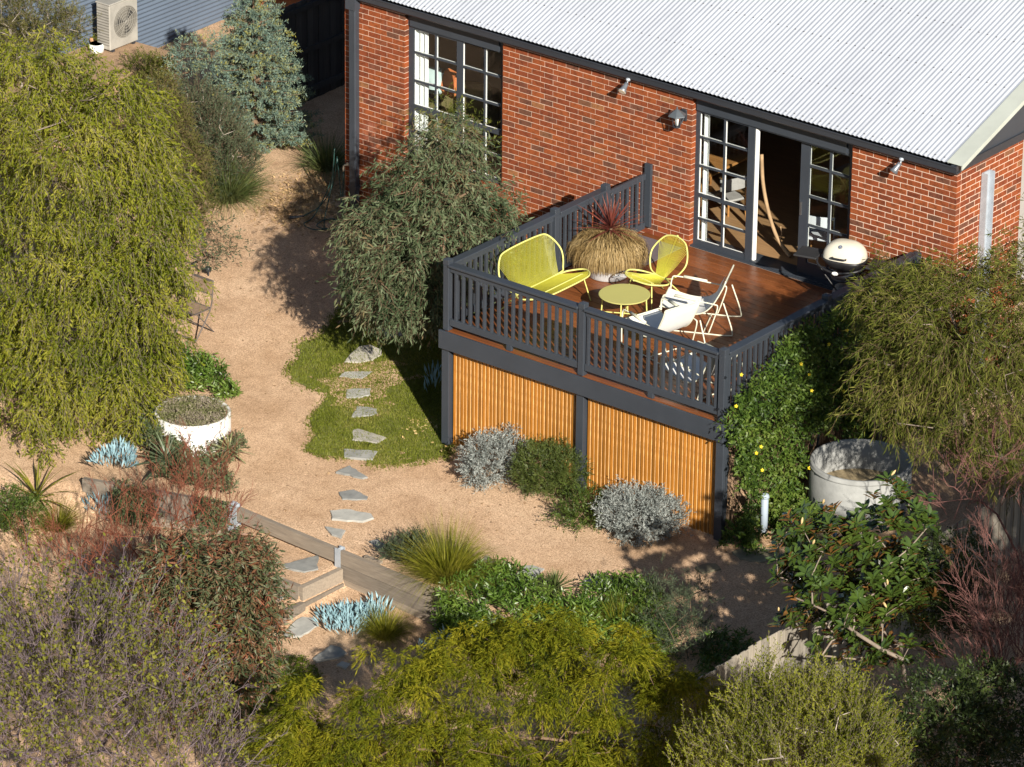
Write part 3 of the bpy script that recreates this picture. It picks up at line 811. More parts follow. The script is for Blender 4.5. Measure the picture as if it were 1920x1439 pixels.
# ------------------------------------------------------------------ pepper tree
def pepper_tree():
    rg = np.random.default_rng(11); b = np.array([.6, -6.6, ground(.6, -6.6)])
    t = thing('pepper_tree', 'huge weeping pepper tree with hanging yellow green foliage over the left of the garden', 'tree', b)
    bl_ = pxblobs(b, [(150, 268, 150, 140), (215, 400, 135, 190), (60, 420, 190, 260, .6), (245, 560, 85, 170, -.4), (150, 640, 170, 190), (215, 745, 95, 120, -.5), (40, 760, 130, 180, -.2), (60, 900, 75, 110, -.9), (80, 170, 110, 80, .6), (20, 960, 45, 90, -1.0), (185, 840, 75, 75, -.6), (100, 900, 90, 90, -.7), (285, 420, 55, 130, -.1), (262, 650, 58, 105, -.4), (265, 770, 48, 60, -1.0), (60, 125, 85, 55, .5), (205, 560, 95, 120, -.2), (30, 1010, 34, 60, -1.1)], .95)
    tips, _ = blob_pts(rg, [(c, r*np.array([.72, .72, .72])) for c, r in [(np.array(q[0]), np.array(q[1])) for q in bl_]], 260, .2); st = Sticks()
    skeleton(rg, st, b, tips, .006, .16, 1.6, .07)
    st.done('trunk', bark, t, b)
    lv = Leaves(); tw = Sticks()
    clump_sprays(rg, lv, bl_, 760, 15, 17, .27, .070, .0175, cr=.24, down=.85, shell=.7, lump=.3, sagk=.7, leafsag=.5, spread=.95, twig=tw)
    P, D = blob_pts(rg, bl_, 1900, .5, .12); sprays(rg, lv, P, D, 15, .40, .07, .017, up=-.6, out=.4, rand=.3, sag=.5, spread=.8, leafsag=.5)
    lv.done('crown', leaf_mat('pepper_leaf', [(.046, .066, .005), (.112, .138, .012), (.18, .198, .020), (.24, .24, .026), (.31, .29, .055)], .36, .65, .08, 1.3), t, b)
    tw.done('twigs', bark, t, b, 3, True)
pepper_tree()

# ------------------------------------------------------------------ shrubs and trees of one recipe
def shrub(name, label, cat, base, blobs, mats, N, n, length, L, W, seed, group=None, shell=.5, nt_=90, r_tip=.004, r_max=.035, stem=.12, trunkmat=None, twigs=None, tr=.003, crown='foliage', stempart='stems', depth=1.0, lump=.16, wob=.05, **kw):
    rg = np.random.default_rng(seed); b = np.array(base, float)
    t = thing(name, label, cat, b, 0, group); bl_ = pxblobs(b, blobs, depth)
    for i, (c, r) in enumerate(bl_):          # nothing below the soil
        low = ground(c[0], c[1])
        if c[2]-r[2] < low-.05:
            top = c[2]+r[2]; nz = max(.04, (top-low)/2); bl_[i] = (np.array([c[0], c[1], low+nz]), (r[0], r[1], nz))
    if nt_:
        tips, _ = blob_pts(rg, bl_, nt_, .3); st = Sticks(); skeleton(rg, st, b, tips, r_tip, r_max, stem, wob)
        st.done(stempart, trunkmat or barkb, t, b)
    P, D = blob_pts(rg, bl_, N, shell, lump); lv = Leaves(); tw = Sticks() if twigs else None
    sprays(rg, lv, P, D, n, length, L, W, twig=tw, tr=tr, **kw)
    lv.done(crown, mats, t, b)
    if twigs: tw.done('twigs', twigs, t, b, 3, True)
    return t
LM = {}
LM['euc'] = leaf_mat('grey_gum_leaf', [(.026, .042, .018), (.052, .074, .034), (.082, .108, .054), (.12, .145, .08), (.12, .085, .04)], .15, .55, .15, 1.5)
LM['acacia'] = leaf_mat('willow_wattle_leaf', [(.026, .036, .005), (.062, .076, .011), (.112, .122, .020), (.18, .17, .042)], .24, .6, .12, 1.3)
LM['wattle'] = leaf_mat('fine_wattle_leaf', [(.034, .050, .003), (.092, .108, .006), (.165, .165, .009), (.26, .23, .018)], .32, .65, .1, 1.4)
LM['teatree'] = leaf_mat('tea_tree_leaf', [(.055, .072, .006), (.125, .142, .012), (.19, .198, .020), (.25, .24, .04)], .28, .6, .1, 1.4)
LM['decid'] = leaf_mat('sparse_leaf', [(.075, .085, .010), (.14, .145, .020), (.21, .20, .035)], .3, .6, .15, 1.4)
LM['redgum'] = leaf_mat('red_gum_leaf', [(.030, .042, .018), (.055, .07, .03), (.09, .105, .05), (.13, .06, .03), (.18, .068, .032)], .12, .5, .3, 2.0)
LM['magnolia'] = leaf_mat('magnolia_leaf', [(.022, .042, .008), (.042, .072, .012), (.068, .10, .018)], .06, .2, .8, 1.5, under=(.20, .095, .03))
LM['climber'] = leaf_mat('climber_leaf', [(.022, .046, .008), (.045, .085, .012), (.085, .135, .02), (.125, .165, .032)], .22, .5, .3, 2.2)
LM['silver'] = leaf_mat('silver_leaf', [(.13, .15, .14), (.20, .22, .21), (.27, .29, .275), (.34, .36, .34)], .12, .7, .2, 2.5)
LM['westringia'] = leaf_mat('fine_green_leaf', [(.035, .055, .012), (.07, .095, .02), (.11, .135, .032)], .22, .5, .3, 2.5)
LM['creeping'] = leaf_mat('creeping_leaf', [(.028, .050, .010), (.06, .095, .014), (.10, .135, .025)], .2, .5, .3, 2.5)
LM['iceplant'] = leaf_mat('ice_plant_leaf', [(.028, .060, .008), (.055, .105, .012), (.09, .15, .02), (.14, .19, .04)], .15, .4, .5, 1.8)
LM['myoporum'] = leaf_mat('trailing_leaf', [(.035, .055, .022), (.065, .09, .037), (.095, .12, .055), (.11, .08, .05)], .15, .5, .3, 2.2)
LM['chalk'] = leaf_mat('chalk_stick', [(.16, .27, .31), (.24, .38, .43), (.31, .47, .53)], .05, .6, .3, 2.0)
LM['tussock'] = leaf_mat('tussock_blade', [(.07, .085, .007), (.15, .16, .012), (.23, .22, .022), (.31, .27, .06)], .3, .5, .3, 3.0)
LM['straw'] = leaf_mat('straw_blade', [(.18, .115, .04), (.30, .205, .085), (.40, .29, .13), (.48, .36, .19)], .25, .6, .25, 4.0)
LM['lomandra'] = leaf_mat('strappy_blade', [(.040, .065, .016), (.075, .105, .028), (.12, .145, .05), (.17, .175, .06)], .2, .45, .4, 2.0)
LM['spruce'] = leaf_mat('blue_needle', [(.055, .092, .072), (.095, .145, .118), (.14, .195, .158), (.19, .215, .11), (.25, .22, .03)], .12, .6, .25, 3.4)
LM['rosemary'] = leaf_mat('grey_green_needle', [(.032, .046, .026), (.062, .082, .045), (.10, .12, .07)], .15, .65, .12, 2)
LM['olive'] = leaf_mat('olive_brown_leaf', [(.045, .050, .012), (.088, .088, .022), (.135, .122, .036)], .2, .6, .12, 2)
LM['bronze'] = leaf_mat('bronze_strap', [(.10, .022, .018), (.16, .04, .03), (.22, .08, .05)], .2, .4, .5, 3)
LM['grass'] = leaf_mat('lawn_blade', [(.075, .095, .009), (.12, .145, .014), (.17, .19, .022), (.26, .235, .07)], .3, .6, .2, 1.2)
LM['mat'] = leaf_mat('mat_leaf', [(.05, .085, .004), (.085, .125, .006), (.12, .155, .01)], .3, .6, .2, 2)

def eucalypt():
    b = G(838, 790)*0+np.array([5.05, -3.05, ground(5.05, -3.05)])
    t = shrub('gum_tree', 'grey green gum tree with drooping narrow leaves between the house window and the deck', 'tree', b,
        [(825, 335, 95, 80), (790, 420, 145, 105), (850, 450, 115, 110, -.2), (735, 430, 80, 75), (760, 520, 110, 80, -.2), (905, 400, 70, 60, .3), (830, 525, 80, 78, -.4), (720, 540, 66, 56, -.3), (775, 570, 60, 40, -.5), (840, 270, 62, 55, .1), (700, 490, 55, 60)],
        LM['euc'], 3600, 10, .30, .105, .021, 21, crown='crown', stempart='trunk', nt_=170, r_tip=.005, r_max=.055, stem=1.0, trunkmat=barkb, twigs=barkb, shell=.45, up=-.15, out=.6, rand=.5, sag=.45, spread=.9, leafsag=.55)
    return t
eucalypt()
rgx = np.random.default_rng(77)
# fine yellow-green top of the gum
shrub('young_wattle', 'thin yellow green shrub top rising in front of the tall window', 'shrub', np.array([3.6, -1.3, ground(3.6, -1.3)]), [(835, 215, 34, 34), (868, 228, 45, 30), (800, 240, 35, 25), (890, 262, 40, 30), (832, 275, 60, 40)], LM['acacia'], 240, 9, .2, .06, .011, 22, nt_=60, r_tip=.003, r_max=.02, stem=1.2, up=.5, rand=.4, out=.5, sag=.1)

shrub('willow_wattle', 'tall willow leaved wattle with olive foliage spreading past the right end of the deck', 'tree', np.array([14.75, -3.0, ground(14.75, -3.0)]),
    [(1790, 590, 130, 95), (1740, 650, 115, 85), (1850, 640, 110, 120), (1700, 560, 70, 55, .2), (1900, 590, 120, 115, .2), (1680, 690, 48, 38, .1), (1810, 740, 120, 100), (1720, 748, 90, 48), (1900, 760, 95, 110), (1960, 640, 100, 160), (1720, 540, 50, 36, .4), (1860, 840, 70, 48, -.1), (1640, 560, 40, 30, .2), (1655, 765, 40, 20)],
    LM['acacia'], 5600, 11, .27, .11, .0125, 31, crown='crown', stempart='trunk', nt_=240, r_tip=.005, r_max=.075, stem=1.5, trunkmat=bark, twigs=barkb, tr=.0028, shell=.55, up=-.05, out=.7, rand=.5, sag=.4, spread=.7, leafsag=.5, lump=.34)

def fine_wattle():
    rg = np.random.default_rng(41); b = np.array([11.9, -12.2, ground(11.9, -12.2)]); t = thing('fine_wattle', 'low mounded wattle with feathery olive gold foliage along the bottom edge of the garden', 'shrub', b)
    bl_ = pxblobs(b, [(900, 1300, 120, 90), (1010, 1255, 120, 72, .3), (1120, 1290, 110, 90, .1), (780, 1320, 100, 90), (690, 1370, 110, 80), (1010, 1370, 170, 90, -.4), (1200, 1360, 120, 100), (850, 1400, 130, 80, -.5), (1290, 1390, 80, 90), (1260, 1330, 60, 55, .1), (1310, 1350, 50, 50, -.2), (620, 1330, 70, 45, .4), (1150, 1430, 130, 80, -.6), (960, 1215, 70, 40, .7), (600, 1430, 90, 50, -.2), (560, 1390, 60, 40, .2), (540, 1440, 60, 50, 0), (760, 1450, 120, 60, -.4), (1170, 1240, 60, 45, .7), (870, 1235, 50, 40, .5)])
    tips, _ = blob_pts(rg, bl_, 200, .3); st = Sticks(); skeleton(rg, st, b, tips, .004, .05, .4, .06); st.done('stems', barkb, t, b)
    lv = Leaves(); tw = Sticks(); clump_sprays(rg, lv, bl_, 470, 32, 15, .19, .060, .0098, cr=.17, down=.7, shell=.8, lump=.3, sagk=.8, leafsag=.6, spread=.6, up0=.5)
    lv.done('foliage', LM['wattle'], t, b)
fine_wattle()

shrub('tea_tree', 'pale green tea tree with upright twigs standing in front of the paling fence', 'shrub', np.array([16.3, -12.2, ground(16.3, -12.2)]),
    [(1500, 1400, 130, 85), (1430, 1350, 55, 50), (1560, 1350, 75, 60), (1600, 1410, 75, 70), (1370, 1420, 60, 55), (1480, 1320, 45, 40), (1540, 1300, 40, 30), (1440, 1280, 16, 40), (1450, 1450, 160, 60, -.3), (1640, 1440, 50, 45), (1390, 1320, 14, 30)],
    LM['teatree'], 4400, 18, .30, .044, .013, 51, nt_=220, r_tip=.005, r_max=.04, stem=.4, trunkmat=barkp, twigs=bark, tr=.0028, shell=.42, up=.9, out=.45, rand=.4, sag=0, spread=.9, leafsag=-.2)

# ------------------------------------------------------------------ bare and twiggy shrubs
def twiggy(name, label, base, blobs, seed, mat, N, ln, tr, leafmat=None, nleaf=0, L=.05, W=.02, up=.7, gens=2, group=None, nt_=120, r_max=.03, fork=3, spread=.55, lshell=.3):
    rg = np.random.default_rng(seed); b = np.array(base, float); t = thing(name, label, 'shrub', b, 0, group); bl_ = pxblobs(b, blobs)
    tips, _ = blob_pts(rg, bl_, nt_, .1); st = Sticks(); skeleton(rg, st, b, tips, .004, r_max, .15, .04)
    P, D = blob_pts(rg, bl_, N, .12)
    d = nrm(D*.45+np.array([0, 0, up])+rg.normal(size=P.shape)*.3); cur = [(P, d, ln, tr)]
    ends = []
    for g in range(gens+1):
        nx_ = []
        for (p, dd, l, r) in cur:
            ll = l*rg.uniform(.6, 1.3, (len(p), 1)); m1 = p+dd*ll*.5+rg.normal(size=p.shape)*l*.05; e = p+dd*ll
            st.add(p, m1, r, r*.85); st.add(m1, e, r*.85, r*.6); ends += [m1, e]
            if g < gens:
                for k in range(fork):
                    f = rg.uniform(.35, 1.0, (len(p), 1)); q = p+dd*ll*f
                    nd = nrm(dd+perp(rg, dd)*spread*rg.uniform(.6, 1.2, (len(p), 1))+np.array([0, 0, .15])); nx_.append((q, nd, l*.62, r*.62))
        cur = nx_
    st.done('branches', mat, t, b, 3, True)
    if leafmat:
        E_ = np.concatenate(ends); i = rg.choice(len(E_), nleaf); p = E_[i]+rg.normal(size=(nleaf, 3))*.02
        ax = nrm(rg.normal(size=p.shape)+np.array([0, 0, -.1])); lv = Leaves(); s = rg.uniform(.7, 1.3, nleaf); lv.kite(p, ax, perp(rg, ax), L*s, W*s, .5); lv.done('leaves', leafmat, t, b)
    return t
greytw = paint('grey_twig', (.165, .128, .142), .85, .25, 8, .15); redtw = paint('red_twig', (.20, .068, .040), .7, .3, 6, .2); pinktw = paint('pink_twig', (.17, .082, .072), .8, .3, 6, .15)
twiggy('bare_shrub', 'big grey twiggy shrub with sparse yellow green leaves filling the bottom left corner', np.array([8.6, -15.6, ground(8.6, -15.6)]),
    [(120, 1270, 150, 130), (240, 1330, 160, 120), (60, 1180, 110, 80, .3), (330, 1390, 110, 70), (20, 1350, 120, 130), (180, 1200, 110, 70, .3), (150, 1420, 220, 80, -.3), (300, 1260, 80, 90, .1), (370, 1440, 70, 60)], 61, greytw, 750, .42, .0062, LM['decid'], 15000, .055, .03, gens=2, nt_=150)
twiggy('red_stemmed_shrub', 'leafless shrub with bright red brown stems in the sandy bed on the left', np.array([4.9, -10.2, ground(4.9, -10.2)]),
    [(120, 1060, 70, 60), (190, 1040, 90, 75), (260, 1020, 80, 90), (330, 950, 60, 95, .2), (385, 890, 45, 70, .3), (420, 960, 40, 60, .2), (300, 1080, 110, 60), (400, 1000, 60, 50)], 62, redtw, 300, .36, .0052, None, 0, up=.9, gens=2, nt_=70, fork=3, r_max=.022)
shrub('red_leaved_gum', 'bushy young gum with dark green and reddish leaves beside the sleeper steps', 'tree', np.array([7.0, -11.5, ground(7.0, -11.5)]),
    [(425, 1050, 70, 50), (340, 1055, 55, 46), (420, 1110, 95, 80), (360, 1180, 110, 90), (450, 1190, 68, 75), (330, 1090, 70, 60), (410, 1260, 95, 65), (462, 1075, 44, 44), (490, 1150, 36, 60), (300, 1150, 70, 60), (375, 1310, 70, 45), (480, 1240, 32, 30)],
    LM['redgum'], 2700, 10, .26, .10, .022, 63, crown='crown', stempart='trunk', nt_=130, r_tip=.005, r_max=.035, stem=.4, trunkmat=barkr, twigs=redtw, tr=.004, shell=.3, up=.25, out=.6, rand=.5, sag=.15, spread=.9, leafsag=.45)
twiggy('bare_red_shrub', 'leafless dark red twiggy shrub beside the right edge of the picture below the fence', np.array([17.2, -8.6, ground(17.2, -8.6)]),
    [(1880, 1150, 60, 85), (1910, 1220, 80, 90), (1860, 1260, 60, 70), (1930, 1120, 60, 90)], 64, pinktw, 200, .45, .006, None, 0, up=1.0, gens=2, nt_=50)
twiggy('bare_fruit_tree', 'slender leafless tree with pinkish stems in front of the shaded fence', np.array([15.3, -3.9, ground(15.3, -3.9)]),
    [(1800, 920, 55, 60), (1850, 900, 60, 70), (1780, 950, 30, 40), (1880, 860, 50, 50)], 65, pinktw, 55, .35, .007, None, 0, up=.8, gens=2, nt_=26, r_max=.028, fork=2)
def tussock(name, label, base, rpx, hpx, n, W, seed, mat, group=None, droop=.9, part='blades', up=.9, spread=.75, core=.25, seg=3):
    rg = np.random.default_rng(seed); b = np.array(base, float); t = thing(name, label, 'plant', b, 0, group)
    r = rpx/PXM; h = hpx/PXM
    a = rg.uniform(0, 2*math.pi, n); rr = np.sqrt(rg.uniform(0, 1, n))
    out = np.stack([np.cos(a), np.sin(a), np.zeros(n)], 1); p = b+out*(rr*r*core)[:, None]+np.array([0, 0, -.01])
    ax = nrm(out*(rr*spread+rg.uniform(0, .25, n))[:, None]+np.array([0, 0, up])+rg.normal(size=(n, 3))*.12)
    L = rg.uniform(.65, 1.15, n)*math.hypot(r, h)*1.12
    side = nrm(np.cross(ax, np.array([0, 0, 1.0])+rg.normal(size=ax.shape)*.3))
    lv = Leaves(); lv.strap(p, ax, side, L, W*rg.uniform(.6, 1.2, n), droop*rg.uniform(.4, 1.2, n)*rr, seg, .1); lv.done(part, mat, t, b)
    return t
def rosette(name, label, base, L, W, n, seed, mat, cat='plant', droop=.12, group=None, lo=.15, hi=1.35, keel=.25):
    """stiff leaved rosette; every leaf is a part of its own"""
    rg = np.random.default_rng(seed); b = np.array(base, float); t = thing(name, label, cat, b, 0, group)
    segs = 4; V = []; F = []
    for k in range(segs+1):
        u = k/segs; w_ = W/2*(.55+.9*u if u < .4 else (.91)*(1-(u-.4)/.6)**.8)+.001; x = u*L; z = -droop*L*u*u
        V += [(x, -w_, z+keel*w_), (x, 0, z), (x, w_, z+keel*w_)]
    for k in range(segs):
        for j in (0, 1): F.append([3*k+j, 3*k+3+j, 3*k+4+j, 3*k+1+j])
    me = np_mesh('leaf', V, F, mat)
    for i in range(n):
        u = (i+.5)/n; el = lo+(hi-lo)*u**1.1+rg.normal()*.06; az = i*2.39996+rg.normal()*.12; s = rg.uniform(.8, 1.1)*(1.05-.35*u)
        o = put('leaf', me, t, (0, 0, .02+.05*u)); o.rotation_euler = (rg.normal()*.12, -el, az); o.scale = (s, s, s)
    return t

# silver and green shrubs along the batten screen
SC = dict(crown='foliage', stempart='stems', nt_=60, r_tip=.003, r_max=.02, stem=.05)
shrub('silver_bush', 'rounded silver leaved bush in front of the first batten panel next to the corner post', 'shrub', G(915, 912)+np.array([0, .12, 0]), [(918, 862, 44, 42), (958, 848, 36, 32, .3), (898, 880, 26, 26, -.1)], LM['silver'], 900, 13, .16, .042, .012, 101, shell=.45, up=.45, out=.8, rand=.35, sag=0, spread=.8, **SC)
shrub('green_bush', 'rounded fine leaved green bush beside the middle support post of the deck', 'shrub', G(1025, 930)+np.array([0, .12, 0]), [(1030, 878, 56, 44), (1000, 885, 32, 36), (1065, 885, 36, 40), (1035, 905, 40, 30)], LM['westringia'], 1700, 14, .15, .045, .008, 102, shell=.5, up=.5, out=.8, rand=.35, sag=0, spread=.75, **SC)
shrub('creeping_bush', 'low dark green creeping bush next to the bigger silver bush', 'shrub', G(1100, 985)+np.array([0, .12, 0]), [(1100, 960, 44, 32), (1075, 970, 28, 20), (1128, 975, 30, 22)], LM['creeping'], 520, 14, .2, .038, .012, 103, shell=.4, up=.25, out=.9, rand=.35, sag=0, spread=.8, **SC)
shrub('silver_bush', 'bigger silver leaved bush in front of the second batten panel', 'shrub', G(1210, 1005)+np.array([0, .12, 0]), [(1200, 965, 62, 45), (1160, 960, 32, 34), (1245, 972, 36, 34), (1205, 990, 50, 26)], LM['silver'], 1400, 13, .17, .042, .012, 104, shell=.45, up=.5, out=.8, rand=.4, sag=0, spread=.8, **SC)

# planting at the end of the retaining wall
shrub('sage_bush', 'small grey green sage beside the grass tussock on the wall top', 'shrub', G(760, 1062), [(762, 1035, 30, 24), (735, 1040, 18, 14), (785, 1030, 22, 20)], LM['rosemary'], 330, 12, .14, .05, .013, 105, shell=.3, up=.8, out=.5, rand=.3, sag=0, spread=.7, **SC)
tussock('grass_tussock', 'large yellow green grass tussock spilling over the end of the sleeper wall', G(838, 1085), 92, 68, 2000, .0085, 106, LM['tussock'], droop=.75)
tussock('grass_tussock', 'smaller grass tussock growing beside the blue chalk sticks below the wall', G(722, 1195), 52, 45, 900, .008, 107, LM['tussock'], droop=.8)
tussock('grass_tussock', 'small olive tussock poking out of the dark green groundcover', G(1160, 1180), 48, 46, 500, .008, 108, LM['tussock'], droop=.5)
tussock('grass_tussock', 'narrow olive tussock in the lower left bed beside the strappy plant', G(108, 992), 48, 50, 800, .008, 109, LM['tussock'], droop=.7)
def succulent(name, label, base_list, seed, mat, n, L, W, cat='plant'):
    rg = np.random.default_rng(seed); b = np.array(base_list[0][0], float); t = thing(name, label, cat, b); lv = Leaves()
    for (c, r) in base_list:
        c = np.array(c); m_ = int(n*r*r)
        a = rg.uniform(0, 6.283, m_); rr = np.sqrt(rg.uniform(0, 1, m_))*r; h = .22*np.sqrt(np.maximum(0, 1-(rr/r)**2))
        p = c+np.stack([np.cos(a)*rr, np.sin(a)*rr, rg.uniform(.2, 1, m_)*h], 1)
        out = np.stack([np.cos(a), np.sin(a), 0*a], 1)*(rr/r)[:, None]
        ax = nrm(out*.45+np.array([0, 0, .95])+rg.normal(size=p.shape)*.25); s1 = perp(rg, ax); s2 = np.cross(ax, s1); s = rg.uniform(.7, 1.3, m_)
        lv.kite(p, ax, s1, L*s, W*s, .5); lv.kite(p, ax, s2, L*s, W*s, .5)
    lv.done('leaf_sticks', mat, t, b); return t
succulent('chalk_sticks', 'big clump of blue chalk stick succulent below the sleeper corner', [(G(650, 1172), .34), (G(625, 1168), .24), (G(690, 1165), .24), (G(655, 1188), .2), (G(710, 1150), .16)], 111, LM['chalk'], 1900, .135, .021)
succulent('chalk_sticks', 'small clump of blue chalk stick succulent at the edge of the gold wattle', [(G(803, 1228), .13), (G(830, 1212), .1)], 112, LM['chalk'], 1900, .13, .02)
succulent('chalk_sticks', 'blue chalk stick succulent hanging over the wall under the pepper tree', [(G(205, 905)+np.array([0, .1, .25]), .28), (G(228, 870)+np.array([0, 0, .1]), .18), (G(190, 925)+np.array([0, 0, .15]), .25), (G(235, 890)+np.array([0, 0, .1]), .14)], 113, LM['chalk'], 1700, .13, .02)
succulent('chalk_sticks', 'shaded clump of blue chalk sticks at the deck corner under the gum tree', [(G(818, 735), .2), (G(812, 715), .14)], 114, LM['chalk'], 800, .17, .02)

def carpet(name, label, polys, seed, mat, dens, L, W, h=.12, n=5, cat='groundcover', zfun=None, **kw):
    """spreading groundcover over a px outline that lies on the soil"""
    rg = np.random.default_rng(seed); pts = []
    for poly in polys:
        Q = np.array([G(x, y)[:2] for x, y in poly]); lo, hi = Q.min(0), Q.max(0); m_ = int(dens*np.prod(hi-lo)); c = rg.uniform(lo, hi, (m_, 2))
        ins = np.zeros(m_, bool); j = len(Q)-1
        for i in range(len(Q)):
            cond = ((Q[i, 1] > c[:, 1]) != (Q[j, 1] > c[:, 1])) & (c[:, 0] < (Q[j, 0]-Q[i, 0])*(c[:, 1]-Q[i, 1])/(Q[j, 1]-Q[i, 1]+1e-9)+Q[i, 0]); ins ^= cond; j = i
        pts.append(c[ins])
    c = np.concatenate(pts); z = np.array([ground(x, y) for x, y in c]); lump = .5+.5*np.sin(c[:, 0]*7+np.sin(c[:, 1]*5)*1.5)*np.cos(c[:, 1]*6.4)
    P = np.column_stack([c, z+h*(.35+.65*lump)*rg.uniform(.45, 1, len(c))]); b = P.mean(0); b[2] = ground(b[0], b[1])
    t = thing(name, label, cat, b); D = np.tile(np.array([[0, 0, 1.0]]), (len(P), 1)); lv = Leaves()
    k = dict(up=.5, out=.5, rand=.6, sag=0, spread=1.0); k.update(kw)
    sprays(rg, lv, P, D, n, L*1.6, L, W, **k); lv.done('foliage', mat, t, b); return t
carpet('ice_plant', 'dense carpet of dark green succulent groundcover covering the wall top beside the big tussock', [[(880, 1100), (930, 1068), (985, 1090), (1020, 1120), (1090, 1150), (1130, 1190), (1110, 1240), (1000, 1240), (880, 1220), (830, 1170), (845, 1125)]], 121, LM['iceplant'], 420, .085, .022, .24, 8)
carpet('ice_plant', 'carpet of dark green succulent groundcover beyond the spiky rosette', [[(1090, 1130), (1120, 1100), (1180, 1100), (1240, 1130), (1265, 1180), (1260, 1240), (1180, 1260), (1120, 1230), (1085, 1180)]], 122, LM['iceplant'], 400, .085, .022, .22, 8)
carpet('ice_plant', 'shaded dark groundcover in the corner beside the sunlit fence top', [[(1310, 1215), (1350, 1195), (1400, 1205), (1420, 1235), (1370, 1290), (1320, 1300)]], 123, LM['iceplant'], 330, .08, .022, .2, 7)
carpet('ice_plant', 'bright green succulent groundcover beside the round white planter', [[(318, 690), (345, 672), (395, 685), (420, 710), (432, 740), (462, 758), (425, 765), (395, 745), (345, 745), (318, 725)]], 124, LM['iceplant'], 420, .085, .022, .24, 8)
carpet('trailing_groundcover', 'dark trailing groundcover growing between the planter and the left sleeper wall', [[(280, 870), (330, 830), (400, 822), (440, 830), (470, 845), (440, 870), (425, 890), (445, 935), (425, 955), (380, 930), (330, 910), (290, 905)]], 125, LM['myoporum'], 480, .055, .02, .2, 8)
def drape(name, label, pxs, z1, z0, seed, mat, n, L=.055, W=.02):
    rg = np.random.default_rng(seed); P = []
    for (xa, xb) in pxs:
        x = rg.uniform(xa, xb, n); z = rg.uniform(z0, z1, n); y = np.array([wall_y(v) for v in x])-.03-rg.uniform(0, .16, n)*(1-.4*(z-z0)/(z1-z0)); P.append(np.column_stack([x, y, z]))
    P = np.concatenate(P); b = P.mean(0); b[2] = z0; t = thing(name, label, 'groundcover', b); lv = Leaves()
    D = np.tile(np.array([[0.2, -.8, .1]]), (len(P), 1)); sprays(rg, lv, P, D, 7, .12, L, W, up=-.1, out=.6, rand=.6, sag=.4, spread=1.0); lv.done('foliage', mat, t, b)
drape('trailing_groundcover', 'trailing groundcover hanging down the face of the shaded sleeper wall', [(2.75, 3.35), (2.8, 3.2)], -2.05, -2.55, 126, LM['myoporum'], 260)
drape('trailing_groundcover', 'trailing groundcover spilling over the wall beside the galvanised corner post', [(3.95, 4.4)], -2.0, -2.4, 127, LM['myoporum'], 200)
drape('ice_plant', 'dark green succulent groundcover hanging over the right end of the sleeper wall', [(8.45, 9.3), (8.9, 11.0)], -1.95, -2.7, 130, LM['iceplant'], 420, .085, .022)
carpet('trailing_groundcover', 'small separate mat of trailing groundcover on the sand below the left wall', [[(190, 965), (215, 945), (250, 950), (245, 970), (205, 978)]], 128, LM['myoporum'], 420, .055, .02, .12, 7)
carpet('moss_mat', 'bright green mossy mat in front of the gold wattle', [[(500, 1258), (530, 1238), (570, 1238), (602, 1262), (600, 1300), (540, 1340), (470, 1350), (450, 1310)]], 129, LM['mat'], 1500, .03, .012, .07, 5)
rosette('spiky_rosette', 'round spiky green rosette between the two groundcover carpets', G(1040, 1128)+np.array([0, 0, .15]), .36, .022, 95, 131, LM['lomandra'], droop=.04, lo=.1, hi=1.5)
M['agave'] = leaf_mat('agave_leaf', [(.06, .085, .045), (.10, .13, .07), (.16, .185, .10)], .08, .4, .5, 2)
M['variegated'] = leaf_mat('variegated_leaf', [(.09, .12, .05), (.20, .22, .10), (.38, .35, .19)], .12, .45, .4, 6)
rosette('strappy_lily', 'broad strap leaved green plant in the groundcover below the white planter', G(312, 882)+np.array([0, 0, .1]), .58, .06, 34, 132, M['agave'], droop=.25, lo=.1, hi=1.25)
rosette('strappy_lily', 'variegated cream edged strap leaved plant at the sand edge', G(430, 858)+np.array([0, 0, .06]), .42, .04, 32, 133, M['variegated'], droop=.3, lo=.05, hi=1.1)
M['flax'] = leaf_mat('flax_leaf', [(.08, .10, .015), (.16, .16, .02), (.28, .24, .03)], .25, .4, .5, 4)
rosette('flax_clump', 'yellow green flax clump under the lowest pepper tree branches', G(70, 940), .8, .045, 30, 134, M['flax'], droop=.3, lo=.25, hi=1.25)
shrub('small_bush', 'small dark green bush in the lower left bed below the flax clump', 'shrub', G(55, 1000), [(40, 975, 40, 34), (25, 950, 32, 30)], LM['creeping'], 420, 10, .2, .045, .014, 135, up=.4, **SC)

# thin grevillea behind the gold wattle
shrub('grevillea', 'thin grey green needle leaved shrub standing at the shadow edge of the path', 'shrub', G(1290, 1235)+np.array([0, 0, 0]), [(1270, 1165, 45, 70), (1235, 1110, 22, 40), (1300, 1140, 36, 50), (1285, 1220, 46, 40), (1225, 1200, 30, 50)], LM['rosemary'], 420, 14, .2, .06, .0075, 136, nt_=16, r_tip=.003, r_max=.010, stem=.4, trunkmat=barkb, shell=.15, up=.7, rand=.4, out=.5, sag=0, spread=.7)

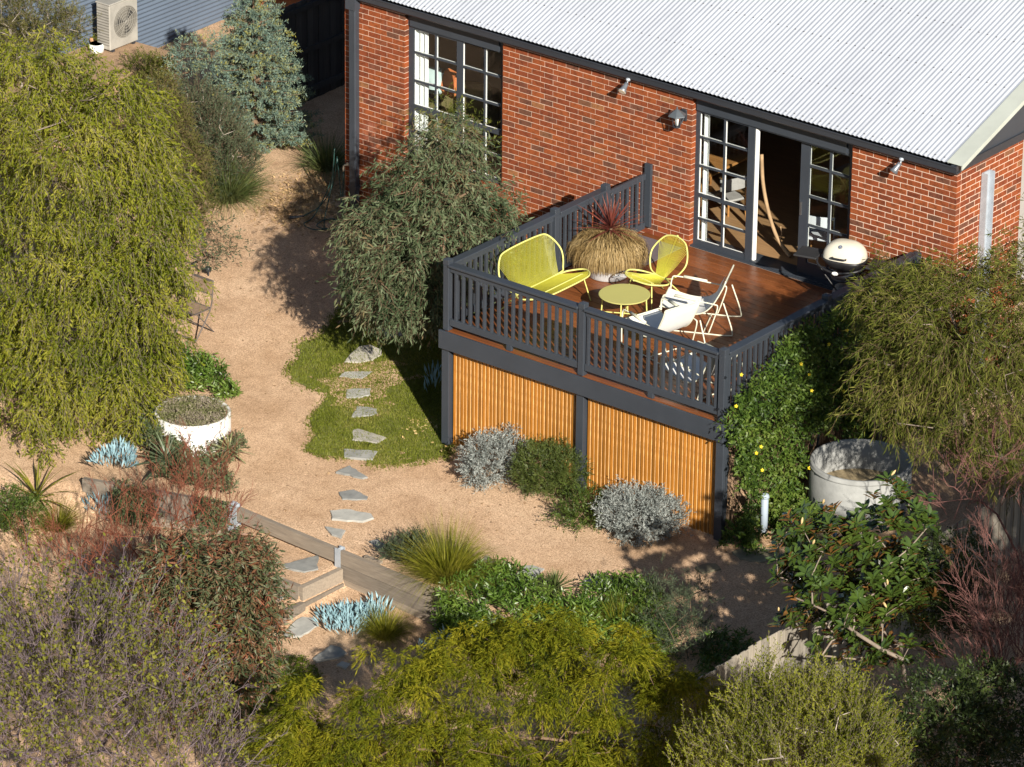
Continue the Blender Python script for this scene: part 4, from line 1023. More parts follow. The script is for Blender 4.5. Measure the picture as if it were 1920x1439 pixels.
# climber on the right side of the deck
def climber():
    rg = np.random.default_rng(141); n = 4200
    y = rg.uniform(-4.72, -.1, n); zt = np.interp(y, [-4.72, -4.4, -3.9, -3.0, -1.8, -.1], [.25, .60, .80, .93, .93, .98]); z = rg.uniform(0, 1, n)**.9*(zt+1.8)-1.8
    bulge = np.interp(z, [-1.8, -.9, .3, 1.0], [.75, .50, .34, .16])*rg.uniform(.25, 1, n)**.5*(.75+.35*np.sin(y*3.1+z*2.3))
    P = np.column_stack([10.76+bulge, y, z])
    m_ = 900; a = rg.uniform(0, 1, m_); e = np.column_stack([10.85+rg.uniform(0, .9, m_), -4.75+rg.uniform(-.15, 1.6, m_), -1.75+rg.uniform(0, .32, m_)]); e = e[(e[:, 0]-10.8)*.9 < (e[:, 1]+5.0)*1.2]
    P = np.concatenate([P, e]); P = P[~((np.hypot(P[:, 0]-11.63, P[:, 1]+2.67) < .84) & (P[:, 2] < -.55))]; bq = np.array([11.07, -4.12, -1.4]); rel = P-bq; P = P[~((np.abs(rel @ RIGHT) < .16) & (rel @ FWD < .12) & (P[:, 2] < -.9))]; b = np.array([10.95, -2.6, -1.7]); t = thing('flowering_climber', 'glossy green climber with scattered yellow flowers covering the right side of the deck', 'climber', b)
    D = np.tile(np.array([[.8, -.25, .25]]), (len(P), 1)); lv = Leaves(); sprays(rg, lv, P, D, 11, .19, .064, .026, up=.15, out=.6, rand=.6, sag=.25, spread=1.0, leafsag=.1)
    lv.done('foliage', LM['climber'], t, b)
    st = Sticks(); i = rg.choice(len(P), 260); q = P[i]; st.add(np.column_stack([np.full(260, 10.78), q[:, 1]*.9-.4, np.full(260, -1.75)])+rg.normal(size=(260, 3))*.03, q-np.array([.05, 0, .3]), .006, .003); st.done('stems', barkb, t, b, 3, True)
    fm = paint('yellow_petal', (.62, .47, .012), .6, .1, 3); f = MB()
    for k in range(5):
        a0 = 2*math.pi*k/5; c, s_ = math.cos(a0), math.sin(a0); c2, s2 = math.cos(a0+.5), math.sin(a0+.5); c3, s3 = math.cos(a0-.5), math.sin(a0-.5)
        f.add([(0, 0, 0), (c3*.03, s3*.03, .008), (c*.047, s_*.047, .016), (c2*.03, s2*.03, .008)], [[0, 1, 2, 3]])
    fmesh = f.mesh('flower', fm)
    for (px, py) in [(1610, 552), (1588, 620), (1554, 646), (1502, 683), (1518, 703), (1522, 733), (1390, 703), (1380, 762), (1427, 838), (1429, 882), (1517, 878), (1418, 850), (1582, 734)]:
        d = ray(px, py); tt = (11.25+(.0)-CAM[0])/d[0]; P0 = CAM+d*tt
        o = put('flower', fmesh, t, P0-b); o.scale = (.62, .62, .62); o.rotation_euler = Vector((.75, -.5, .45)).to_track_quat('Z', 'Y').to_euler()
climber()

# potted tussock and cordyline on the deck
def potted():
    rg = np.random.default_rng(151); b = np.array([6.38, -1.62, 0.0])
    p = thing('tub_planter', 'weathered white metal tub holding the straw coloured grass on the deck', 'planter', b)
    q = MB(); q.lathe([(.285, 0), (.30, .02), (.315, .16), (.322, .18), (.325, .33), (.335, .345), (.335, .36), (.31, .36), (.31, .33)], 32); q.build('tub', paint('weathered_tub', (.50, .50, .51), .6, .35, 5, .3, .2), p, True)
    q = MB(); q.lathe([(0, .33), (.31, .33)], 24); q.build('soil', paint('potting_soil', (.08, .06, .045), .95), p)
    q = MB(); q.tube([(.235, -.21, .16), (.29, -.25, .12), (.33, -.17, .12), (.32, -.09, .16)], .008, 6); q.build('handle', M['galv'], p)
    t = thing('straw_tussock', 'drooping straw coloured grass spilling over the tub on the deck', 'plant', b+np.array([0, 0, .34])); n = 6500
    a = rg.uniform(0, 6.283, n); out = np.stack([np.cos(a), np.sin(a), 0*a], 1); rr = np.sqrt(rg.uniform(0, 1, n))
    P = b+np.array([0, 0, .34])+out*(rr*.24)[:, None]
    lv = Leaves(); R0 = .06+.26*rr*rg.uniform(.75, 1.2, n); H0 = .30-.16*rr**2+rg.normal(size=n)*.05; fall = np.minimum(H0+.06, rg.uniform(.15, .62, n)*(.30+.70*rr)+.05)
    sd = nrm(np.cross(out, np.array([0, 0, 1.0]))+rg.normal(size=(n, 3))*.35); pts = []; tw_ = rg.normal(size=n)*.10
    prof = [(0, 0, 0), (.35, .75, 0), (.68, 1.0, 0), (.93, .80, .12), (1.03, .45, .5), (1.05, .2, 1.0)]
    tg = np.cross(out, np.array([0, 0, 1.0]))
    for (a_, h_, f_) in prof:
        c = P+out*(R0*a_)[:, None]+tg*(tw_*a_)[:, None]+np.array([0, 0, 1.0])*(H0*(h_ if f_ == 0 else 1)-fall*f_-(0 if f_ == 0 else H0*(1-h_)*.35))[:, None]
        wv = .0028*(1.0-.75*f_); pts += [c+sd*wv, c-sd*wv]
    V = np.stack(pts, 1); F = [[2*k, 2*k+2, 2*k+3, 2*k+1] for k in range(5)]; F = (np.arange(n)[:, None, None]*12+np.array(F)[None]).reshape(-1, 4); lv._add(V, F); lv.done('blades', LM['straw'], t, b+np.array([0, 0, .34]))
    b2 = b+np.array([.05, -.02, .70])
    c = rosette('cordyline', 'spiky bronze red cordyline rising from the straw grass in the tub', b2, .62, .036, 58, 152, LM['bronze'], droop=.12, lo=.12, hi=1.5)
    q = MB(); q.tube([(0, 0, -.36), (.01, 0, -.1), (0, 0, .08)], [.03, .026, .022], 8); q.build('stem', barkb, c)
potted()

# magnolia: every leaf in the open rosettes is a part
def magnolia():
    rg = np.random.default_rng(161); b = np.array([16.1, -8.0, ground(16.1, -8.0)])
    t = thing('magnolia_tree', 'dark glossy magnolia with large leaves and pale buds leaning over the paling fence', 'tree', b)
    bl_ = pxblobs(b, [(1590, 1060, 110, 80), (1660, 1000, 70, 75), (1530, 1010, 70, 50), (1560, 1120, 70, 50), (1650, 1100, 90, 70, .3), (1500, 1060, 50, 40), (1700, 960, 42, 50), (1500, 1150, 40, 30, .2), (1720, 1060, 60, 60, .3), (1640, 1180, 100, 70, .4)])
    tips, _ = blob_pts(rg, bl_, 120, .4); st = Sticks(); A = skeleton(rg, st, b, tips, .0045, .03, .6, .06); st.done('trunk', bark, t, b)
    extra, _ = blob_pts(rg, bl_, 330, .5); T = np.concatenate([tips, extra]); od = np.concatenate([nrm(tips-(b+np.array([0, 0, 1.2]))), nrm(extra-(b+np.array([0, 0, 1.2])))])
    w_ = .036; L = .155
    V = [(0, 0, 0), (.35*L, -w_*.85, .008), (.7*L, -w_*.8, .004), (L, 0, -.012), (.7*L, w_*.8, .004), (.35*L, w_*.85, .008), (.5*L, 0, -.006)]
    lm = np_mesh('leaf', V, [[1, 6, 0], [2, 6, 1], [3, 6, 2], [4, 6, 3], [5, 6, 4], [0, 6, 5]], LM['magnolia'])
    mats_ = []
    for p, d in zip(T, od):
        ax = nrm(d*.8+np.array([0, 0, .55])+rg.normal(size=3)*.25); s1 = np.cross(ax, [.3, .2, .9]); s1 /= np.linalg.norm(s1); s2 = np.cross(ax, s1); k = rg.integers(8, 12)
        for i in range(k):
            a = i*2.4+rg.normal()*.2; e = rg.uniform(.15, .75); x = (s1*math.cos(a)+s2*math.sin(a))*math.cos(e)+ax*math.sin(e); y = np.cross(ax, x); y /= np.linalg.norm(y); z = np.cross(x, y); s = rg.uniform(.75, 1.15)
            q = p+ax*.09*(i/k-.6)
            mats_.append((np.dot(q-CAM, FWD), np.array([x*s, y*s, z*s]), q))
    mats_.sort(key=lambda r: r[0]); rest_v = []; rest_f = []
    for i, (dd, B, q) in enumerate(mats_):
        if i < 300:
            o = put('leaf', lm, t); m_ = Matrix.Identity(4)
            for r in range(3):
                for c in range(3): m_[c][r] = B[r][c]
                m_[r][3] = (q-b)[r]
            o.matrix_local = m_
        else:
            n0 = len(rest_v); rest_v += [tuple(q-b+np.array(v) @ B) for v in V]; rest_f += [[n0+a for a in f] for f in [[1, 6, 0], [2, 6, 1], [3, 6, 2], [4, 6, 3], [5, 6, 4], [0, 6, 5]]]
    put('crown', np_mesh('crown', rest_v, rest_f, LM['magnolia']), t, kind='stuff')
    bud = MB(); bud.lathe([(0, -.02), (.012, 0), (.017, .03), (.010, .06), (0, .075)], 8); bme = bud.mesh('bud', paint('pale_bud', (.50, .36, .17), .7, .2, 8), True)
    for i in range(0, 120, 8):
        o = put('bud', bme, t, T[i]+od[i]*.05+np.array([0, 0, .06])-b); o.rotation_euler = (rg.normal()*.3, rg.normal()*.3, 0)
magnolia()

# plants along the far left of the path
def conifer():
    rg = np.random.default_rng(171); b = G(478, 285); t = thing('blue_conifer', 'silvery blue conifer with yellow tinged tips beside the black fence', 'tree', b)
    H = 2.75; st = Sticks(); st.add(b, b+np.array([0, 0, H]), .07, .012); lv = Leaves(); P = []; D = []
    for i in range(250):
        u = (i+.5)/250; tier = math.floor(u*11); uf = (tier+.35+.30*(u*11-tier))/11; h = .12+uf*(H-.15); Rm = .92*(1-u)**.75+.10; az = i*2.39996+rg.normal()*.2; r = Rm*rg.uniform(.72, 1.12); o = np.array([math.cos(az), math.sin(az), 0]); p0 = b+np.array([0, 0, h]); p1 = p0+o*r+np.array([0, 0, .10*r+.05]); st.add(p0, p1, .010, .004)
        k = max(6, int(r*26)); tt = np.linspace(.25, 1, k); s = p0+(p1-p0)*tt[:, None]+rg.normal(size=(k, 3))*np.array([.05, .05, .022]); P.append(s); D.append(np.tile(o+np.array([0, 0, .25]), (k, 1)))
    P = np.concatenate(P); D = nrm(np.concatenate(D)); sprays(rg, lv, P, D, 17, .12, .050, .014, up=-.05, out=1.0, rand=.28, sag=0, spread=1.0); lv.done('crown', LM['spruce'], t, b); st.done('trunk', barkb, t, b)
conifer()
SB = dict(nt_=70, r_tip=.004, r_max=.03, stem=.2)
shrub('wattle_bush', 'loose greyish wattle bush with yellow buds next to the corrugated shed wall', 'shrub', G(330, 330), [(315, 170, 32, 38), (350, 105, 36, 34), (385, 100, 34, 34), (345, 215, 40, 45)], LM['spruce'], 560, 11, .17, .05, .013, 181, up=.3, **SB)
shrub('rosemary_bush', 'dark grey green needle leaved bush in front of the blue conifer', 'shrub', G(410, 370), [(400, 250, 60, 75), (440, 300, 48, 60), (370, 210, 45, 55), (400, 330, 55, 45)], LM['rosemary'], 2000, 13, .22, .05, .0095, 182, trunkmat=barkp, twigs=barkb, tr=.0024, up=.7, out=.5, rand=.4, sag=0, shell=.4, **SB)
shrub('olive_bush', 'olive brown bush between the pepper tree and the rosemary', 'shrub', G(345, 430), [(300, 230, 60, 60), (335, 310, 60, 75), (290, 180, 45, 45), (350, 380, 48, 55), (320, 400, 48, 50)], LM['olive'], 2600, 12, .2, .052, .0115, 183, up=.4, shell=.45, twigs=barkb, tr=.0024, **SB)
shrub('bottlebrush', 'fine leaved bush with pale bare branches in the top left corner', 'shrub', np.array([-5.2, -2.2, ground(-5.2, -2.2)]), [(60, 35, 80, 55), (100, 65, 55, 40), (30, 90, 70, 55), (130, 50, 34, 34), (0, 30, 60, 70)], LM['olive'], 1500, 12, .22, .06, .010, 184, trunkmat=barkp, twigs=bark, tr=.003, up=.6, shell=.4, **SB)
shrub('low_bush', 'yellow green low bush growing on the edge of the dirt terrace', 'shrub', G(300, 190), [(275, 122, 46, 20), (255, 150, 55, 34), (300, 132, 34, 22), (230, 185, 60, 40)], LM['acacia'], 900, 11, .18, .05, .011, 185, up=.5, **SB)
tussock('lomandra', 'bright green strappy clump arching onto the sandy path beside the pepper tree', G(428, 375), 84, 84, 1500, .014, 191, LM['lomandra'], droop=.8)
tussock('lomandra', 'dark strappy clump in the shade at the house corner', G(612, 318), 62, 75, 620, .012, 192, LM['lomandra'], droop=.8)
tussock('lomandra', 'strappy clump at the foot of the blue conifer', G(545, 270), 48, 45, 420, .011, 193, LM['lomandra'], droop=.8)
shrub('olive_sapling', 'small sparse sapling leaning over the path beside the folding chair', 'shrub', G(372, 518), [(400, 440, 50, 45), (370, 460, 40, 40), (425, 465, 40, 26), (390, 490, 40, 20)], LM['rosemary'], 150, 10, .2, .055, .014, 194, nt_=30, r_tip=.004, r_max=.016, stem=.25, trunkmat=barkb, up=.1, sag=.2, shell=.2)

LM['shade'] = leaf_mat('shade_darkened_leaf', [(.014, .026, .007), (.028, .045, .010), (.05, .07, .016)], .15, .5, .3, 2)  # leaf colour lowered to put the corner's deep shade into it
# deep shade shrubs on the neighbour's side
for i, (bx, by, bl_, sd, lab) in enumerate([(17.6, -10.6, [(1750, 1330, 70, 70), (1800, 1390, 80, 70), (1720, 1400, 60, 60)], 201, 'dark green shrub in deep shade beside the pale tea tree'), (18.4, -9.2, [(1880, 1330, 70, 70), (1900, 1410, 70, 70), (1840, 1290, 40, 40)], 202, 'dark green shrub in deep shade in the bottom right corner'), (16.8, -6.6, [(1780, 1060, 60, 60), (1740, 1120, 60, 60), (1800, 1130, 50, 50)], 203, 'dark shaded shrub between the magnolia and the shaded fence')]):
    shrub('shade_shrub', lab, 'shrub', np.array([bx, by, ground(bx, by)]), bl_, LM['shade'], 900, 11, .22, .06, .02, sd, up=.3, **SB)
# ---- lawn
def lawn():
    poly = [(560, 640), (600, 628), (650, 560), (720, 520), (800, 500), (850, 560), (850, 840), (830, 858), (790, 872), (740, 876), (690, 872), (700, 850), (650, 860), (598, 858), (570, 845), (590, 820), (578, 790), (600, 762), (612, 738), (590, 735), (548, 712), (540, 690), (560, 668)]
    Q = np.array([G(x, y)[:2] for x, y in poly]); Q = curve([np.array([x, y, 0]) for x, y in Q], 3, True)[:, :2]
    rg = np.random.default_rng(220); lo, hi = Q.min(0), Q.max(0)
    def inside(c):
        ins = np.zeros(len(c), bool); j = len(Q)-1
        for i in range(len(Q)):
            cond = ((Q[i, 1] > c[:, 1]) != (Q[j, 1] > c[:, 1])) & (c[:, 0] < (Q[j, 0]-Q[i, 0])*(c[:, 1]-Q[i, 1])/(Q[j, 1]-Q[i, 1]+1e-9)+Q[i, 0]); ins ^= cond; j = i
        return ins
    c = rg.uniform(lo, hi, (230000, 2)); jit = rg.normal(size=c.shape)*.06; c = c[inside(c+jit)]
    Q3 = [tuple(q+(q-Q.mean(0))*-.035) for q in Q]; vb = np.array([(x, y, ground(x, y)+.004) for x, y in Q3]); cc = vb.mean(0); Vb = np.concatenate([vb, cc[None]]); k_ = len(vb)
    # thatch under the blades: rings towards the middle so that it follows the slope
    rings = [cc+(vb-cc)*f for f in (1, .75, .5, .25)]
    for r_ in rings: r_[:, 2] = [ground(x, y)+.006 for x, y in r_[:, :2]]
    Vb = np.concatenate(rings+[np.array([[cc[0], cc[1], ground(cc[0], cc[1])+.006]])]); Fb = []
    for a_ in range(3):
        for i in range(k_): j2 = (i+1) % k_; Fb.append([a_*k_+i, a_*k_+j2, (a_+1)*k_+j2, (a_+1)*k_+i])
    for i in range(k_): Fb.append([3*k_+i, 3*k_+(i+1) % k_, 4*k_])
    lo_ = put('lawn', np_mesh('lawn', Vb, Fb, paint('lawn_thatch', (.135, .145, .04), .95, .35, 7, .1))); lo_['kind'] = 'structure'
    pn = np.sin(c[:, 0]*3.1+1)*np.cos(c[:, 1]*2.7)+np.sin(c[:, 0]*7.3+c[:, 1]*5.1)*.6; c = c[rg.uniform(0, 1, len(c)) < .82+.22*pn]
    P = np.column_stack([c, [ground(x, y)-.004 for x, y in c]]); n = len(P); ax = nrm(rg.normal(size=(n, 3))*.55+np.array([0, 0, .75])); lv = Leaves(); s = rg.uniform(.6, 1.3, n)
    lv.kite(P, ax, perp(rg, ax), .042*s, .011*s, .35)
    V = np.concatenate(lv.V); F = np.concatenate(lv.F); o = put('lawn_grass', np_mesh('lawn_grass', V, F, LM['grass'])); o['kind'] = 'stuff'; o['label'] = 'patch of short green lawn around the slate stepping stones'; o['category'] = 'grass'
lawn()
M['pavstone'] = wood('paving_stone', [(.13, .12, .085), (.18, .165, .115), (.24, .215, .15)], .7, 2, (1, 1, 1), .3, bump=.008)
# ================================================================== stepping stones
def poly_stone(name, label, cat, px, off, sc, th=.05, rise=.018, group=None, mat=None, seed=0):
    W_ = [G(off[0]+x/sc, off[1]+y/sc) for x, y in px]; W_ = np.array(W_); c = W_.mean(0); rg = np.random.default_rng(seed)
    P = []
    n = len(W_)
    for i in range(n):                       # slightly ragged broken edge
        a, b = W_[i], W_[(i+1) % n]; k = max(1, int(np.linalg.norm(b-a)/.07))
        nv = np.array([b[1]-a[1], a[0]-b[0], 0]); nv /= np.linalg.norm(nv)+1e-9
        for s in range(k): P.append(a+(b-a)*s/k+nv*rg.normal()*.007*(s > 0))
    P = np.array(P); z = np.array([ground(x, y) for x, y in P[:, :2]]); P[:, 2] = z
    top = P.copy(); top[:, 2] = z+rise; ins = c+(top-c)*.965; ins[:, 2] = top[:, 2]+.006+rg.normal(size=len(P))*.0015
    bot = P.copy(); bot[:, 2] = z-th; m_ = len(P)
    V = np.concatenate([bot, top, ins])-c; F = []
    for i in range(m_):
        j = (i+1) % m_; F += [[i, j, m_+j, m_+i], [m_+i, m_+j, 2*m_+j, 2*m_+i]]
    F.append([2*m_+i for i in range(m_)])
    # triangulated top fan is safer for concave outlines
    F = F[:-1]; cv = len(V); cc = ins.mean(0)-c; V = np.concatenate([V, cc[None]]); F += [[2*m_+i, 2*m_+(i+1) % m_, cv] for i in range(m_)]
    o = put(name, np_mesh(name, V, F, mat or M['stone']), None, c); o['kind'] = 'thing'; tag(o, label, cat, group); return o
M['palestone'] = wood('pale_flag', [(.32, .305, .275), (.41, .39, .35), (.48, .46, .42)], .8, 2.2, (1, 1, 1), .25, bump=.01)
o1, s1 = (200, 480), 2.909
ST = [
 ([(1297,585),(1330,540),(1380,500),(1440,492),(1500,520),(1500,545),(1450,575),(1380,590)], o1, s1, 'large pale stepping stone at the upper end of the lawn beside the gum shadow', 1),
 ([(1268,665),(1300,640),(1450,638),(1395,675),(1310,668)], o1, s1, 'narrow slate stepping stone on the lawn just below the large pale one', 0),
 ([(1308,735),(1440,730),(1438,768),(1385,780),(1308,782)], o1, s1, 'small squarish slate stepping stone halfway along the lawn', 0),
 ([(1365,825),(1475,840),(1478,868),(1400,882),(1335,885)], o1, s1, 'slate stepping stone with a notched upper edge, fourth down the lawn', 0),
 ([(1345,955),(1370,950),(1525,997),(1480,1028),(1340,1010)], o1, s1, 'wedge shaped slate stepping stone pointing towards the deck, on the lower lawn', 1),
 ([(1295,1060),(1480,1072),(1450,1118),(1295,1105)], o1, s1, 'long slate stepping stone at the lower edge of the lawn', 0),
 ([(1250,1185),(1325,1150),(1425,1215),(1395,1220)], o1, s1, 'blue triangular stepping stone on the sand just below the lawn', 0),
 ([(1265,1295),(1345,1282),(1425,1320),(1420,1335),(1285,1335)], o1, s1, 'slate stepping stone on the sand below the blue triangular one', 0),
 ([(1495,400),(1600,410),(1615,440),(1560,452),(1520,445)], o1, s1, 'shaded stepping stone half hidden under the gum tree', 0),
 ([(430,185),(520,178),(670,205),(685,230),(620,248),(440,235)], (480, 900), 3.097, 'widest slate stepping stone on the sand above the sleeper wall', 0),
 ([(400,278),(430,282),(520,300),(495,345),(440,325)], (480, 900), 3.097, 'small pointed stepping stone directly above the sleeper wall post', 0),
 ([(653,365),(705,352),(750,385),(730,410),(690,395)], (480, 900), 3.097, 'small stepping stone beside the sage bush', 0),
 ([(145,500),(360,445),(362,525),(280,542),(160,515)], (480, 900), 3.097, 'triangular slate flag lying on the sandy landing inside the sleeper edging', 0),
 ([(160,900),(215,840),(270,803),(345,805),(365,850),(260,915),(165,918)], (480, 900), 3.097, 'partly wet slate flag on the lower sand beside the big chalk sticks', 0),
 ([(330,1045),(435,965),(490,980),(528,1012),(480,1040),(350,1062)], (480, 900), 3.097, 'half shaded slate flag below the small tussock', 0),
 ([(465,1085),(500,1060),(548,1075),(520,1105)], (480, 900), 3.097, 'small shaded slate flag at the edge of the gold wattle', 0),
 ([(70,700),(130,655),(162,685),(130,715),(90,725)], (480, 900), 3.097, 'small pale flag on the lower landing next to the red leaved gum', 0),
 ([(1520,540),(1555,505),(1610,505),(1675,525),(1640,560),(1590,585)], (480, 900), 3.097, 'pale slate flag on the sand behind the spiky rosette', 0),
 ([(1310,470),(1340,445),(1385,485),(1360,505)], (480, 900), 3.097, 'small pale flag behind the large grass tussock', 0),
 ([(820,365),(870,340),(930,315),(985,345),(960,375),(890,385)], (780, 960), 2.667, 'slate flag at the upper edge of the second groundcover carpet', 0),
 ([(1580,205),(1640,180),(1790,195),(1820,240),(1720,258),(1620,240)], (780, 960), 2.667, 'large slate flag coloured darker for the shade below the last deck post', 2),
 ([(1395,285),(1430,268),(1500,265),(1525,290),(1430,310)], (780, 960), 2.667, 'slate flag in dappled shade on the path between grevillea and deck', 2),
]
for i, (p, o_, s_, lab, pale) in enumerate(ST):
    poly_stone('stepping_stone', lab, 'stepping stone', p, o_, s_, group='slate stepping stones through the garden', mat=(M['stone'], M['palestone'], M['pavstone'])[pale], seed=300+i)  # flags lying in shade take the darker stone, shade put into their colour
# crazy paving near the tub
cp = thing('crazy_paving', 'patch of crazy paving with pale joints beside the post light', 'paving', G(1490, 985)); cpo = np.array(cp.location)
for poly in ([(490,500),(560,470),(640,475),(860,560),(760,590),(600,570)], [(540,430),(640,405),(850,375),(870,410),(760,440),(700,462),(600,455)], [(700,620),(880,570),(1020,600),(1080,700),(930,690),(800,650)], [(700,478),(800,450),(830,490),(780,505)], [(720,690),(1000,735),(1050,850),(800,800)], [(880,420),(960,380),(1060,420),(1050,560),(900,555)]):
    w_ = [G(1380+x/6.8, 900+y/6.8) for x, y in poly]; q = MB(cpo); c_ = np.mean([[v[0], v[1]] for v in w_], 0)
    q.prism([tuple(c_+(np.array([v[0], v[1]])-c_)*1.04) for v in w_][::-1], w_[0][2]-.03, w_[0][2]+.022); q.build('stone', M['pavstone'], cp)
w_ = [G(x, y) for x, y in ((1445, 968), (1520, 948), (1560, 960), (1560, 1012), (1500, 1005), (1470, 990))]; q = MB(cpo); q.prism([(v[0], v[1]) for v in w_][::-1], w_[0][2]-.03, w_[0][2]+.008); q.build('mortar_bed', paint('paving_mortar', (.36, .29, .17), .9, .2, 5), cp)

# leaf litter and wood chips
def litter(name, label, px, n, size, cols, seed):
    rg = np.random.default_rng(seed); P = []
    for (x, y, r) in px:
        k = int(n*r*r); a = rg.normal(size=(k, 2))*r*.55; P += [G(x, y)[:2]+v for v in a]
    P = np.array(P); P = np.column_stack([P, [ground(a, b)+.008 for a, b in P]]); m_ = len(P)
    ax = nrm(rg.normal(size=(m_, 3))*np.array([1, 1, .25])); lv = Leaves(); s = rg.uniform(.5, 1.5, m_)
    side = nrm(np.cross(ax, rg.normal(size=(m_, 3))*.35+np.array([0, 0, 1.0]))); lv.kite(P, ax, side, size*s, size*.5*s, .5)
    o = put(name, np_mesh(name, np.concatenate(lv.V), np.concatenate(lv.F), leaf_mat(name, cols, .05, .7, .2, 3))); o['kind'] = 'stuff'; o['label'] = label; o['category'] = 'leaf litter'
CH = [(.16, .10, .05), (.30, .19, .09), (.42, .28, .14), (.52, .37, .20)]
litter('wood_chips', 'dry leaf litter and bark chips on the path by the house corner', [(565, 375, .7), (600, 350, .6), (545, 400, .5), (610, 400, .45)], 2600, .05, CH, 401)
litter('fallen_leaves', 'pale fallen leaves at the foot of the left deck post', [(800, 805, .35), (850, 838, .3), (885, 848, .3), (780, 800, .3)], 520, .055, [(.34, .22, .09), (.5, .36, .16), (.62, .48, .24)], 402)
litter('bark_chips', 'brown leaf litter beside the post light', [(1455, 985, .35), (1470, 1005, .3), (1400, 1015, .4)], 1100, .05, CH, 403)
litter('twig_litter', 'scattered dry leaves and twigs on the sand', [(x, y, 1.6) for x, y in ((520, 560), (700, 960), (900, 960), (560, 430), (480, 700), (1000, 1020), (640, 1210), (1200, 1080))], 26, .045, [(.16, .10, .06), (.27, .17, .09), (.36, .24, .13)], 404)

# ================================================================== pots, planters, tubs
def ring(name, label, cat, base, r, h, mat, th=.06, soil=.08):
    t = thing(name, label, cat, base); q = MB(); q.lathe([(r, -.05), (r, h-.012), (r-.012, h), (r-th+.012, h), (r-th, h-.012), (r-th, .05)], 48, cap=False); q.build('ring', mat, t, True); return t
bp = G(362, 822)
pl = ring('round_planter', 'round white rendered planter with pale groundcover spilling over, under the pepper tree', 'planter', bp, .55, .43, M['limewash'], .05)
q = MB(); q.lathe([(0, .38), (.505, .36)], 32, cap=False); q.build('soil', paint('planter_soil', (.10, .075, .05), .95), pl)
rg = np.random.default_rng(410); n = 1500; a = rg.uniform(0, 6.28, n); rr = np.sqrt(rg.uniform(0, 1, n))*.53
pc = thing('planter_groundcover', 'grey green carpet plant filling the round white planter', 'groundcover', bp+np.array([0, 0, .36])); P = bp+np.column_stack([np.cos(a)*rr, np.sin(a)*rr, .36+.10*np.sqrt(1-(rr/.56)**2)*rg.uniform(.5, 1, n)])
lv = Leaves(); sprays(rg, lv, P, np.tile([[0, 0, 1.0]], (n, 1)), 7, .07, .032, .012, up=.4, out=.5, rand=.6, sag=0, spread=1.0); lv.done('foliage', leaf_mat('dry_groundcover', [(.09, .11, .025), (.16, .165, .07), (.24, .21, .14), (.28, .23, .20)], .2, .6, .2, 5), pc, bp+np.array([0, 0, .36]))
m_ = 900; an = rg.uniform(-2.75, -1.0, m_); rr_ = .57+rg.uniform(0, .14, m_); P = bp+np.column_stack([np.cos(an)*rr_, np.sin(an)*rr_, rg.uniform(.0, .42, m_)*np.clip(1.15-(an+2.75)*.35, .3, 1)]); tg = thing('trailing_groundcover', 'trailing plant hanging over the front of the round white planter', 'groundcover', bp+np.array([-.3, -.6, 0])); lv = Leaves(); sprays(rg, lv, P, np.tile([[0, -.8, 0]], (m_, 1)), 7, .12, .05, .018, up=-.2, out=.6, rand=.6, sag=.3, spread=1.0); lv.done('foliage', LM['myoporum'], tg, bp+np.array([-.3, -.6, 0]))
bt = G(1611, 941)
tub = ring('concrete_tub', 'round grey concrete tub with an empty muddy bottom, standing between climber and fence', 'tub', bt, .71, .64, M['concrete'], .055)
q = MB(); q.lathe([(0, .20), (.66, .20)], 40, cap=False); q.build('silt', paint('tub_silt', (.28, .22, .13), .6, .5, 3), tub)
q = MB(); q.lathe([(.715, .57), (.722, .575), (.722, .60), (.715, .605)], 48, cap=False); q.build('rim_band', M['concrete'], tub, True)

# post light and bollard
pb = np.array([11.55, -1.55, ground(11.55, -1.55)])
pp = G(1642, 850); lp = thing('post_lamp', 'dark wooden post with a gooseneck barn lamp above the concrete tub', 'lamp', pp)
darkpost = wood('dark_post', [(.05, .04, .033), (.075, .06, .048), (.10, .08, .065)], .85, 1, (10, 10, 1))
q = MB(); q.bbox(-.07, .07, -.05, .05, -.1, 2.02, .008); q.build('post', darkpost, lp)
q = MB(); q.tube(curve([(-.05, -.05, 1.95), (-.14, -.14, 2.08), (-.24, -.24, 2.02), (-.30, -.28, 1.86), (-.30, -.28, 1.78)], 5), .011, 8); q.build('gooseneck', M['char'], lp, True)
q = MB(); q.lathe([(.165, 1.64), (.15, 1.665), (.085, 1.72), (.05, 1.775), (.03, 1.785), (0, 1.79)], 24, (-.30, -.28, 0)); q.build('lamp_shade', paint('bronze_shade', (.13, .10, .095), .5, .2, 4), lp, True)
q = MB(); q.lathe([(.10, .93), (.115, .9), (.12, .8), (.10, .72), (.05, .70)], 16, (-.02, -.10, 0)); q.tube(curve([(-.14, -.1, .72), (-.17, -.1, .8), (-.1, -.1, .95), (.06, -.1, .96), (.13, -.1, .8)], 4), .012, 6); q.build('lantern_bracket', paint('rust_metal', (.17, .075, .04), .8, .4, 6), lp, True)
bb = G(1432, 998); bo = thing('bollard_light', 'pale blue grey bollard light standing at the foot of the climber', 'bollard', bb); pbl = paint('blue_grey_post', (.30, .36, .43), .55, .08, 3)
q = MB(); q.lathe([(.052, -.05), (.052, .50), (.045, .505), (.045, .52)], 20); q.build('post', pbl, bo, True)
q = MB(); q.lathe([(.046, .52), (.062, .525), (.064, .545), (.052, .575), (.02, .59), (0, .592)], 20); q.build('cap', pbl, bo, True)
gl_ = G(391, 518); gt_ = thing('garden_spotlight', 'small black garden spotlight on the sand near the folding chair', 'light', gl_); q = MB(); q.tube([(0, 0, -.02), (0, 0, .10)], .012, 6); q.build('spike', M['char2'], gt_)
